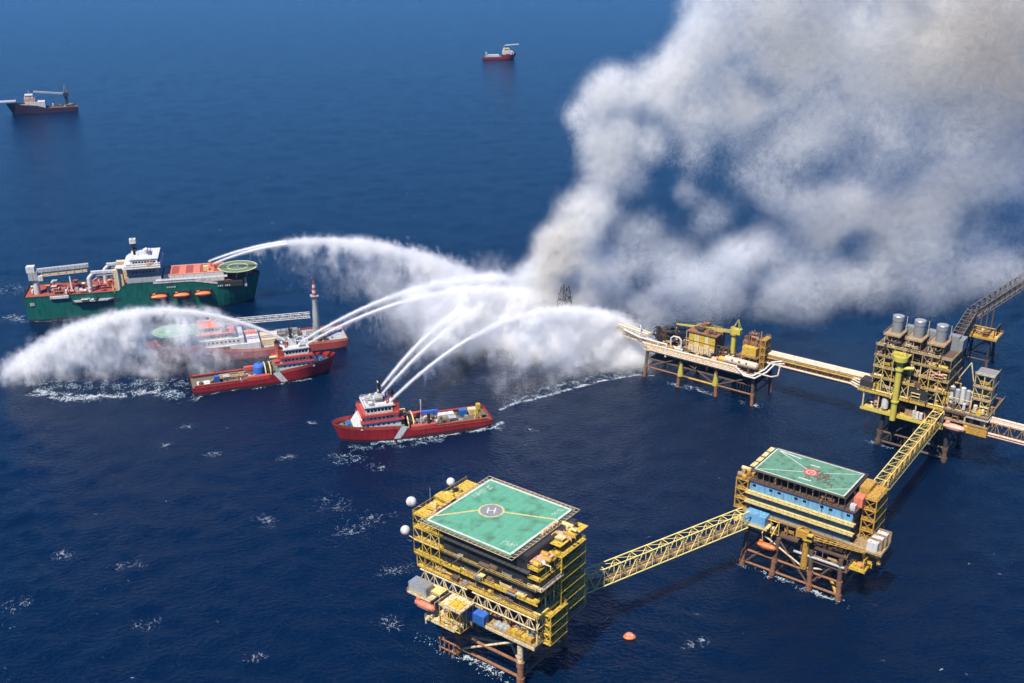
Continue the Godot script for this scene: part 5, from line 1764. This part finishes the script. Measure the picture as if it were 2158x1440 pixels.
# ---------------------------------------------------------------- water jets, spray and foam
func arc(s: Vector3, e: Vector3, h: float, t: float) -> Vector3:
	return s.lerp(e, t) + Vector3.UP * 4.0 * h * t * (1.0 - t)

var streak := FastNoiseLite.new()
var drop_swarm: ArrayMesh

func water_jet(label: String, s: Vector3, e: Vector3, h: float, wide: float, flakes: int, fall: float, hold := 0.30) -> void:
	# a solid stream that frays into drops which trail and fall below the arc
	var t := thing("water_jet", label, "water jet")
	var st := begin()
	var n := 26
	for i in n:
		var a := hold * i / n
		var b := hold * (i + 1) / n
		tube(st, arc(s, e, h, a), arc(s, e, h, b), 0.26 + 0.55 * i / n, 0.26 + 0.55 * (i + 1) / n, 8, false)
	put(t, "stream", st, M.jet_water)
	var places := []
	var colors := PackedColorArray()
	for i in int(flakes / 4.2):
		var k := pow(rng.randf(), 0.8)
		var p := arc(s, e, h, k)
		var r := 0.3 + wide * pow(k, 1.6)
		var d := Vector3(rng.randfn(), rng.randfn(), rng.randfn()) * r * 0.45
		var drop := 0.0
		if rng.randf() < 0.5 and k > 0.12:
			drop = -log(maxf(rng.randf(), 0.001)) * fall * (0.15 + k) * 0.7
			d *= 1.0 + drop * 0.05
			d.y *= 0.5
		p += d - Vector3.UP * drop
		if p.y < 0.6 or (drop > 1.0 and streak.get_noise_2d(p.x, p.z) + rng.randf_range(-0.15, 0.25) < 0.0):
			continue
		var z := rng.randf_range(0.6, 1.1) * (0.7 + k * 0.8)
		places.append(Transform3D(Basis(Vector3.UP, rng.randf() * TAU).scaled(Vector3(z, z * (1.0 if drop < 1.0 else 1.8), z)), p))
		colors.append(Color(0.90, 0.90, 0.90))
	scatter(t, "drops", drop_swarm, M.drops, places, colors)

func curtain(cloud: Cloud, s: Vector3, e: Vector3, h: float, t0: float, t1: float, wide: float, depth: float, reach: float, fade := 1.0) -> void:
	# water falling from the arc: dense below it and thinning downwards, torn into hanging streaks
	var steps := int(s.distance_to(e) / 0.8)
	for i in steps:
		var t := lerpf(t0, t1, float(i) / steps)
		var top := arc(s, e, h, t)
		var grow := smoothstep(t0, lerpf(t0, t1, 0.45), t)
		var n := int(wide * 1.4)
		for k in n:
			var q := top + Vector3(rng.randfn(), 0, rng.randfn()) * wide * 0.42 * (0.35 + t)
			var torn := 0.55 + 0.8 * smoothstep(-0.35, 0.4, streak.get_noise_2d(q.x, q.z))
			var y := q.y + rng.randf_range(-1, 1)
			var l := reach * (0.4 + t) * (0.35 + 0.65 * torn)
			while y > 0.5:
				var v := depth * grow * torn * exp(-(q.y - y) / l) * lerpf(1.0, fade, t)
				var sway := Vector3(lace.get_noise_3d(q.x * 0.25, y * 0.5, q.z * 0.25), 0, lace.get_noise_3d(q.z * 0.25, y * 0.5, q.x * 0.25)) * 7.0
				cloud.add(Vector3(q.x + (q.y - y) * 0.16, y, q.z) + sway, v * (t1 - t0) / n)
				y -= cloud.cell.y

func foam_patch(at: Vector2, along: float, len: float, wide: float, n: int, hue: float, ragged := 0.15, size := 0.4) -> void:
	# froth lying on the water: small flat scraps along the lacy ridges of a noise
	var d := Vector2.from_angle(along)
	var c := Vector2(-d.y, d.x)
	for i in n * 4:
		var u := clampf(rng.randfn() * 0.45, -1.2, 1.2)
		var q := at + d * u * len + c * clampf(rng.randfn() * 0.45, -1.3, 1.3) * wide
		if absf(lace.get_noise_2dv(q)) > 0.085 and rng.randf() > 0.05:
			continue
		if froth.get_noise_2dv(q) < rng.randf_range(-0.35, 0.25):
			continue
		foam_scrap(q, size * rng.randf_range(0.2, 0.62), hue)

func foam_scrap(q: Vector2, s: float, hue: float) -> void:
	var y := sea_height(q.x, q.y) - 0.25 + 0.14 + rng.randf() * 0.1
	var a := rng.randf() * TAU
	var col := Color(0.40, 0.44, 0.47).lerp(Color(0.06, 0.20, 0.28), clampf(hue + rng.randf_range(-0.15, 0.15), 0, 1))
	for k in 3:
		var b := a - TAU * k / 3.0
		flake_v.append(Vector3(q.x + cos(b) * s, y + rng.randf_range(-0.03, 0.03), q.y + sin(b) * s))
		flake_c.append(col)

func foam_path(pts: Array, wide: float, per_m: float, hue: float, ragged := 0.0) -> void:
	for i in pts.size() - 1:
		var a: Vector2 = pts[i]
		var b: Vector2 = pts[i + 1]
		var n := (b - a).normalized().orthogonal()
		for k in int(a.distance_to(b) * per_m * 1.2):
			var q := a.lerp(b, rng.randf()) + n * rng.randfn() * wide * 0.45
			if froth.get_noise_2dv(q) + rng.randf_range(-0.4, 0.4) < ragged + 0.08 or (absf(lace.get_noise_2dv(q)) > 0.14 and rng.randf() > 0.2):
				continue
			foam_scrap(q, rng.randf_range(0.1, 0.28), hue)

const CURTAIN_DEPTH := 0.34
const WET_DEPTH := 1.3

var froth := FastNoiseLite.new()
var lace := FastNoiseLite.new()

func make_spray() -> void:
	rng.seed = 99
	froth.seed = 2
	froth.frequency = 0.13
	froth.fractal_octaves = 3
	lace.seed = 31
	lace.frequency = 0.22
	lace.fractal_octaves = 3
	M.jet_water = flake_material("jet_water")
	M.jet_water.vertex_color_use_as_albedo = false
	M.jet_water.albedo_color = Color(0.88, 0.88, 0.87)
	M.drops = flake_material("drops")
	streak.seed = 12
	streak.frequency = 0.09
	streak.fractal_octaves = 3
	drop_swarm = flake_cloud(150, 0.034, 77, 1.0, 0.5, 1.4)
	var jets := [
		["upper left of three white jets from the bow-left red ship", V(-59.4, 20.8, -437), V(-19.8, 22.3, -545), 6.2, 3.6, 16000, 4.0, 0.5],
		["middle white jet of three from the bow-left red ship", V(-57.1, 20.8, -436), V(-15.2, 20.6, -545), 4.5, 3.6, 16000, 4.0, 0.5],
		["lowest, longest white jet of the bow-left red ship, reaching the rusty platform", V(-53.9, 17.0, -436), V(61.8, 15.9, -530), 22.6, 4.5, 42000, 7.0, 0.30],
		["upper white jet from the bow-right red ship towards the smoke", V(-106.3, 17.0, -505), V(-4.5, 32.7, -560), 9.2, 4.0, 26000, 5.0, 0.42],
		["lower white jet from the bow-right red ship towards the smoke", V(-103.2, 16.4, -504), V(25.7, 20.1, -558), 15.2, 4.5, 30000, 5.0, 0.36],
		["white jet from the bow-right red ship falling back to the sea at left", V(-112.6, 20.0, -502), V(-250.4, 3.0, -500), 23.3, 6.0, 70000, 9.0, 0.42],
		["upper white jet from the bow of the green ship", V(-179.3, 24.6, -616), V(-22.5, 16.5, -610), 17.8, 7.0, 34000, 6.0, 0.30],
		["lower white jet from the bow of the green ship", V(-175.7, 23.9, -614), V(-27.8, 11.5, -612), 18.9, 7.0, 34000, 6.0, 0.30],
	]
	for j: Array in jets:
		water_jet(j[0], j[1], j[2], j[3], j[4], j[5], j[6], j[7])
	var veil := thing("spray", "white veils of water drifting under the jets", "spray")
	veil.set_meta("kind", "stuff")
	var white := Color(0.98, 0.98, 0.97)
	# the falling curtain at the left, thin enough to see the ship behind it
	var left := Cloud.new(V(-275, 0, -525), V(-100, 48, -470), V(2, 3, 2))
	curtain(left, jets[5][1], jets[5][2], jets[5][3], 0.06, 1.0, 8.0, CURTAIN_DEPTH, 26.0)
	for k in 22:
		var t := rng.randf_range(0.45, 1.0)
		var r := rng.randf_range(5, 9)
		var c := arc(jets[5][1], jets[5][2], jets[5][3], t)
		left.puff(V(c.x, c.y * rng.randf_range(0.3, 1.0), c.z + rng.randfn() * 4.0), V(r * 1.3, r, r), rng.randf_range(0.05, 0.16))
	for i in 14:
		var r := rng.randf_range(7, 12)
		left.puff(V(rng.randf_range(-185, -112), rng.randf_range(3, 20), rng.randf_range(-514, -504)), V(r * 1.4, r, r * 0.7), rng.randf_range(0.05, 0.13))
	for i in left.d.size():
		if left.d[i] > 0.0:
			var p := left.middle(i / (left.n.y * left.n.z), (i / left.n.z) % left.n.y, i % left.n.z)
			left.d[i] *= smoothstep(-0.45, 0.3, lace.get_noise_3d(p.x * 0.3 + p.y * 0.1, p.y * 0.16, p.z * 0.3)) * 1.25
	var cells := fill_cloud(veil, "left_curtain", left, 0.08, flake_material("curtain", 0.25), 0.25, white, white, 1.6)
	# the drenched air between the ships and the fire
	var wet := Cloud.new(V(-190, 0, -660), V(90, 60, -430), V(2.5, 3, 2.5))
	for j: Array in [[0, 0.3, 6.0, 0.10, 7.0], [1, 0.3, 6.0, 0.10, 7.0], [2, 0.28, 8.0, 0.22, 20.0], [3, 0.3, 7.0, 0.12, 12.0], [4, 0.3, 8.0, 0.20, 16.0], [6, 0.2, 9.0, 0.14, 9.0], [7, 0.2, 9.0, 0.14, 9.0]]:
		curtain(wet, jets[j[0]][1], jets[j[0]][2], jets[j[0]][3], j[1], 1.0, j[2], j[3] * WET_DEPTH, j[4])
	for i in 70:
		var k := rng.randf()
		var r := rng.randf_range(6, 14)
		var p := V(lerpf(-40, 66, k), 0, lerpf(-556, -520, k) + rng.randfn() * 9.0)
		p.y = rng.randf_range(0.2, 1.3) * r
		wet.puff(p, V(r * 1.4, r * 0.8, r), rng.randf_range(0.6, 1.3))
	for i in 60:
		var r := rng.randf_range(7, 14)
		wet.puff(V(rng.randf_range(-62, 24), rng.randf_range(3, 24), rng.randf_range(-590, -535)), V(r * 1.4, r * 0.8, r), rng.randf_range(0.15, 0.45))
	for i in 30:
		var r := rng.randf_range(6, 12)
		wet.puff(V(rng.randf_range(-90, -10), rng.randf_range(6, 30), rng.randf_range(-606, -570)), V(r * 1.5, r * 0.8, r), rng.randf_range(0.1, 0.4))
	for i in wet.d.size():
		if wet.d[i] > 0.0:
			var x := i / (wet.n.y * wet.n.z)
			var p := wet.middle(x, (i / wet.n.z) % wet.n.y, i % wet.n.z)
			wet.d[i] *= smoothstep(-0.9, 0.2, streak.get_noise_2d(p.x * 0.5 + p.y * 0.05, p.z * 0.5)) * smoothstep(-0.5, 0.2, lace.get_noise_3d(p.x * 0.2, p.y * 0.12, p.z * 0.2))
	cells += fill_cloud(veil, "drenched_air", wet, 0.05, M.drops, 1.0, white, white, 1.5)
	print("spray cells ", cells)
	# foam
	var line := [Vector2(-6, -464), Vector2(-1, -469), Vector2(12, -477), Vector2(28, -487), Vector2(38, -494), Vector2(48, -499), Vector2(64, -505), Vector2(72, -505)]
	foam_path(line, 1.3, 60, 0.0, -0.2)
	foam_path([Vector2(0, -474), Vector2(24, -492), Vector2(46, -505), Vector2(66, -511)], 6.0, 90, 0.25, 0.02)
	foam_path([Vector2(8, -488), Vector2(36, -508), Vector2(56, -520)], 11.0, 90, 0.35, 0.08)
	foam_path([Vector2(-234, -485), Vector2(-214, -477), Vector2(-190, -479), Vector2(-172, -487)], 4.5, 260, 0.05, -0.06)
	foam_path([Vector2(-244, -498), Vector2(-210, -490), Vector2(-176, -496), Vector2(-158, -492)], 9.0, 120, 0.35, 0.05)
	foam_path([Vector2(-172, -484), Vector2(-160, -480), Vector2(-150, -478)], 4.0, 90, 0.45, 0.1)
	# hull sides: bow-left red ship, bow-right red ship, green ship
	foam_path([Vector2(-62, -428), Vector2(-44, -433.5), Vector2(-26, -439), Vector2(-9, -444), Vector2(-4, -451)], 1.6, 70, 0.2, 0.0)
	foam_path([Vector2(-72, -425), Vector2(-50, -427), Vector2(-30, -433)], 3.0, 60, 0.55, 0.08)
	foam_patch(Vector2(-8, -446), 0.3, 6, 4, 500, 0.1, 0.0)
	foam_patch(Vector2(-70, -415), 0.2, 9, 7, 700, 0.5, 0.10)
	foam_path([Vector2(-156, -478), Vector2(-140, -484), Vector2(-120, -491), Vector2(-100, -499)], 1.2, 30, 0.3, 0.12)
	foam_patch(Vector2(-164, -480), 0.5, 8, 5, 1500, 0.35, 0.04)
	foam_path([Vector2(-279, -579), Vector2(-250, -586), Vector2(-200, -597)], 1.4, 30, 0.25, 0.12)
	foam_patch(Vector2(-285, -586), 0.5, 9, 6, 900, 0.25, 0.05)
	foam_patch(Vector2(-310, -637), 0.5, 14, 9, 700, 0.3, 0.14)
	# platform legs
	for q: Array in [[P1, -5.5, 14.5, 15.0], [P1, 6.0, 14.5, 12.0], [P1, 17.5, 14.0, 6.0], [P2, -15.6, 12.0, 5.0], [P2, -4.0, 12.0, 6.0], [P2, 13.0, 12.5, 9.0], [P3, -9.5, 8.5, 6.0], [P3, 0.0, 8.5, 9.0], [P3, 28.5, 8.5, 5.0], [P4, -5.5, 3.0, 5.0]]:
		var w := lp(q[0], q[1], 0, q[2])
		foam_patch(Vector2(w.x, w.z), 0.64, q[3], 2.2, int(q[3] * 75), 0.18, 0.03)
	# scattered breakers, some where the photograph shows them, the rest strewn by the wind
	for q: Array in [[-71, -378, 9], [-61, -358, 10], [-53, -367, 7], [-56, -407, 5], [-92, -450, 3], [-97, -416, 4], [-42, -331, 7], [-167, -310, 6], [-138, -334, 6], [-148, -446, 4], [-129, -420, 4], [-81, -282, 4], [9, -443, 4], [22, -337, 3], [-95, -365, 6], [-152, -427, 4], [-164, -340, 5], [-40, -300, 5], [-120, -300, 5], [60, -290, 4]]:
		foam_patch(Vector2(q[0], q[1]), rng.randf_range(-0.4, 0.8), q[2], q[2] * 0.7, int(q[2] * 70), 0.15, 0.08, 0.25)
	for i in 420:
		var z := -250.0 - 1500.0 * pow(rng.randf(), 1.8)
		var x := rng.randf_range(-0.6, 0.6) * (absf(z) + 60.0)
		var s := rng.randf_range(0.3, 1.2)
		foam_patch(Vector2(x, z), rng.randf_range(-0.5, 0.5), s * 1.6, s * 0.6, int(8 + s * 16), 0.2, 0.05, 0.22)
	var fm := flake_material("foam")
	fm.backlight_enabled = false
	var o := flake_object(self, "sea_foam", fm)
	o.set_meta("label", "white foam and small breakers on the blue sea")

# ---------------------------------------------------------------- smoke
const SMOKE_DEPTH := 1.12
const SMOKE_PUFFS := [
22,34,-559,10,25,6, 18,43,-558,8,25,5, 24,45,-560,10,25,6, 20,54,-559,8,25,5, 28,58,-560,10,22,5, 32,69,-561,10,22,4, 40,63,-554,10,15,4, 39,76,-562,11,20,4,
46,73,-553,9,12,3, 46,87,-563,12,20,3, 51,98,-564,14,22,3, 44,108,-563,11,20,2, 33,119,-566,8,18,1, 44,128,-563,11,22,2, 51,136,-564,10,20,1, 56,120,-565,16,25,2,
69,106,-562,13,16,3, 73,129,-568,17,26,2, 85,143,-570,15,26,2, 92,119,-571,17,24,2, 96,160,-572,14,26,1, 103,178,-573,17,26,1, 112,148,-575,19,28,2, 119,123,-576,17,22,3,
130,169,-573,22,28,2, 142,140,-575,22,26,3, 160,161,-578,24,28,3, 168,131,-574,22,20,3, 184,168,-577,24,28,3, 198,140,-579,25,24,4, 214,161,-577,27,26,4,
226,130,-579,25,16,4, 245,161,-582,29,24,7, 254,128,-579,27,15,6, 266,147,-581,27,20,7, 276,167,-573,36,24,7, 145,196,-570,26,26,3, 195,198,-579,31,26,4,
246,200,-577,35,25,6, 113,200,-575,19,26,2, 299,119,-587,33,14,5, 14,30,-558,8,22,4, 9,37,-557,7,14,3, 21,23,-559,9,24,5, 32,29,-561,9,24,4, 28,40,-560,9,24,5,
41,39,-562,10,20,2, 37,50,-562,10,20,4, 32,24,-570,12,24,4, 41,16,-571,12,22,2, 26,38,-566,10,20,4, 3,31,-556,8,12,1, 63,85,-566,11,8,3, 93,80,-566,9,6,4,
94,99,-561,12,7,3, 67,65,-547,17,6,2, 125,100,-557,20,8,2, 152,106,-561,20,10,2, 191,105,-568,22,12,3, 231,101,-575,23,13,3, 265,95,-581,23,12,4, 284,66,-589,21,9,2,
139,82,-559,17,7,2, 104,68,-553,16,4,1, 62,41,-566,18,10,2, 87,40,-560,20,7,1, 156,73,-572,18,13,2, 179,78,-576,18,16,3, 167,53,-579,14,20,4, 183,59,-582,16,19,3,
207,65,-586,18,18,4, 207,45,-586,16,17,4, 229,70,-585,21,18,3, 250,80,-588,21,15,3, 233,46,-585,19,16,2, 257,55,-590,16,11,2, 261,29,-590,20,10,1, 120,41,-571,12,17,1,
138,46,-574,13,17,2, 153,32,-577,18,18,1, 181,29,-581,19,15,1, 205,26,-581,19,13,1, 234,19,-586,20,9,0, 285,29,-594,20,9,1, 116,25,-575,16,18,0, 95,24,-572,16,18,0,
73,25,-568,16,22,1, 55,32,-565,14,22,2, 136,23,-579,19,16,0, 163,16,-578,20,9,0, 39,23,-562,10,16,3, 106,13,-574,17,8,0, 79,11,-564,13,6,0]

var flake_v := PackedVector3Array()
var flake_c := PackedColorArray()

func flake_object(parent: Node, called: String, m: Material) -> MeshInstance3D:
	var arr := []
	arr.resize(Mesh.ARRAY_MAX)
	arr[Mesh.ARRAY_VERTEX] = flake_v
	arr[Mesh.ARRAY_COLOR] = flake_c
	var mesh := ArrayMesh.new()
	mesh.add_surface_from_arrays(Mesh.PRIMITIVE_TRIANGLES, arr)
	mesh.surface_set_material(0, m)
	flake_v = PackedVector3Array()
	flake_c = PackedColorArray()
	var o := mesh_node(parent, called, mesh)
	o.set_meta("kind", "stuff")
	return o


# A cloud is kept as densities on a grid of cells; each cell then gets a copy of a little swarm of flakes, thicker where the cloud is denser.
class Cloud:
	var low: Vector3
	var cell: Vector3
	var n: Vector3i
	var d: PackedFloat32Array
	var warm: PackedFloat32Array

	func _init(a: Vector3, b: Vector3, size: Vector3) -> void:
		low = a
		cell = size
		n = Vector3i(((b - a) / size).ceil())
		d.resize(n.x * n.y * n.z)
		warm.resize(n.x * n.y * n.z)

	func middle(x: int, y: int, z: int) -> Vector3:
		return low + Vector3(x + 0.5, y + 0.5, z + 0.5) * cell

	func add(at: Vector3, v: float) -> void:
		var q := Vector3i(((at - low) / cell).floor())
		if q.x >= 0 and q.y >= 0 and q.z >= 0 and q.x < n.x and q.y < n.y and q.z < n.z:
			d[(q.x * n.y + q.y) * n.z + q.z] += v

	func puff(c: Vector3, r: Vector3, depth: float, tint := 0.0) -> void:
		# depth: how opaque the puff is straight through its middle
		var a := Vector3i(((c - r * 1.45 - low) / cell).floor()).max(Vector3i.ZERO)
		var b := Vector3i(((c + r * 1.45 - low) / cell).ceil()).min(n)
		var most := depth / (1.2 * (r.x + r.z) * 0.5)
		for x in range(a.x, b.x):
			for y in range(a.y, b.y):
				for z in range(a.z, b.z):
					var q := (middle(x, y, z) - c) / r
					var v := most * exp(-2.2 * q.length_squared())
					var k := (x * n.y + y) * n.z + z
					d[k] += v
					warm[k] += v * tint

func cell_swarm(count: int, reach: Vector3, size: float, seed_: int, tall := 1.0) -> ArrayMesh:
	var r := RandomNumberGenerator.new()
	r.seed = seed_
	var v := PackedVector3Array()
	for i in count:
		var c := Vector3(r.randf() + r.randf() - 1.0, r.randf() + r.randf() - 1.0, r.randf() + r.randf() - 1.0) * reach
		var b := Basis(Vector3(r.randfn(), r.randfn(), r.randfn()).normalized(), r.randf() * TAU)
		var s := size * r.randf_range(0.75, 1.25)
		for k in 3:
			var q := b * (Vector3(cos(k * TAU / 3.0), 0, sin(k * TAU / 3.0)) * s)
			q.y *= tall
			v.append(c + q)
	var arr := []
	arr.resize(Mesh.ARRAY_MAX)
	arr[Mesh.ARRAY_VERTEX] = v
	var m := ArrayMesh.new()
	m.add_surface_from_arrays(Mesh.PRIMITIVE_TRIANGLES, arr)
	return m

func fill_cloud(parent: Node, called: String, cloud: Cloud, size: float, m: Material, alpha: float, cool: Color, warm: Color, tall := 1.0) -> int:
	var levels := [30, 52, 76, 108, 150, 205, 280, 380, 520, 700, 950, 1300, 1800, 2500, 3400]
	var places := []
	var colors := []
	for k in levels.size():
		places.append([])
		colors.append(PackedColorArray())
	var unit := cloud.cell.x * cloud.cell.y * cloud.cell.z / (0.65 * size * size * alpha)
	var quarter := [Basis.IDENTITY, Basis(Vector3.UP, PI / 2), Basis(Vector3.UP, PI), Basis(Vector3.UP, -PI / 2)]
	for x in cloud.n.x:
		for y in cloud.n.y:
			for z in cloud.n.z:
				var i := (x * cloud.n.y + y) * cloud.n.z + z
				var want: float = cloud.d[i] * unit
				if want < 3.0:
					continue
				var k := 0
				while k < levels.size() - 1 and want > levels[k]:
					k += 1
				# a level just above or just below, so that the mean is right
				if k == 0:
					if rng.randf() > want / levels[0]:
						continue
				else:
					var share: float = (want - levels[k - 1]) / (levels[k] - levels[k - 1])
					if rng.randf() > share:
						k -= 1
				var jitter := Vector3(rng.randf() - 0.5, rng.randf() - 0.5, rng.randf() - 0.5) * cloud.cell * 0.42
				var b: Basis = quarter[rng.randi() % 4]
				if rng.randf() < 0.5:
					b = b * Basis(Vector3.RIGHT, PI)
				places[k].append(Transform3D(b, cloud.middle(x, y, z) + jitter))
				colors[k].append(cool.lerp(warm, clampf(cloud.warm[i] / maxf(cloud.d[i], 0.00001), 0.0, 1.0)))
	var total := 0
	for k in levels.size():
		if places[k].size() > 0:
			total += places[k].size()
			scatter(parent, called, cell_swarm(levels[k], cloud.cell * 0.95, size, 40 + k, tall), m, places[k], colors[k])
	return total

func make_smoke() -> void:
	rng.seed = 41
	var billow := FastNoiseLite.new()
	billow.seed = 3
	billow.frequency = 0.021
	billow.fractal_octaves = 4
	var tone := FastNoiseLite.new()
	tone.seed = 8
	tone.frequency = 0.012
	var plume := thing("smoke", "huge plume of grey white smoke rising from the burning platform", "smoke")
	plume.set_meta("kind", "stuff")
	var cloud := Cloud.new(V(-40, 1, -800), V(450, 260, -500), V(3, 3, 3))
	for k in SMOKE_PUFFS.size() / 6:
		var c := V(SMOKE_PUFFS[k * 6], SMOKE_PUFFS[k * 6 + 1], SMOKE_PUFFS[k * 6 + 2])
		var r: float = SMOKE_PUFFS[k * 6 + 3]
		cloud.puff(c, V(r, r, r) * 1.08, SMOKE_PUFFS[k * 6 + 4] * 0.1 * SMOKE_DEPTH, SMOKE_PUFFS[k * 6 + 5] * 0.1)
	for x in cloud.n.x:
		for y in cloud.n.y:
			for z in cloud.n.z:
				var i := (x * cloud.n.y + y) * cloud.n.z + z
				var v := cloud.d[i]
				if v < 0.0008:
					cloud.d[i] = 0.0
					continue
				# thin smoke is torn into wisps, thick smoke keeps its body
				var p := cloud.middle(x, y, z)
				var body := clampf(v * 14.0, 0.0, 1.0)
				var w := smoothstep(-0.42 - 0.08 * body, 0.14 - 0.14 * body, billow.get_noise_3dv(p) )
				var edge := smoothstep(0.0, 0.018, v)
				cloud.d[i] = v * w * edge
				cloud.warm[i] = clampf(cloud.warm[i] / v + tone.get_noise_3dv(p) * 0.35, 0.0, 1.0) * v * w * edge
	var total := fill_cloud(plume, "billow", cloud, 0.056, flake_material("smoke"), 1.0, Color(0.93, 0.94, 0.94), Color(0.77, 0.72, 0.63))
	print("smoke cells ", total)
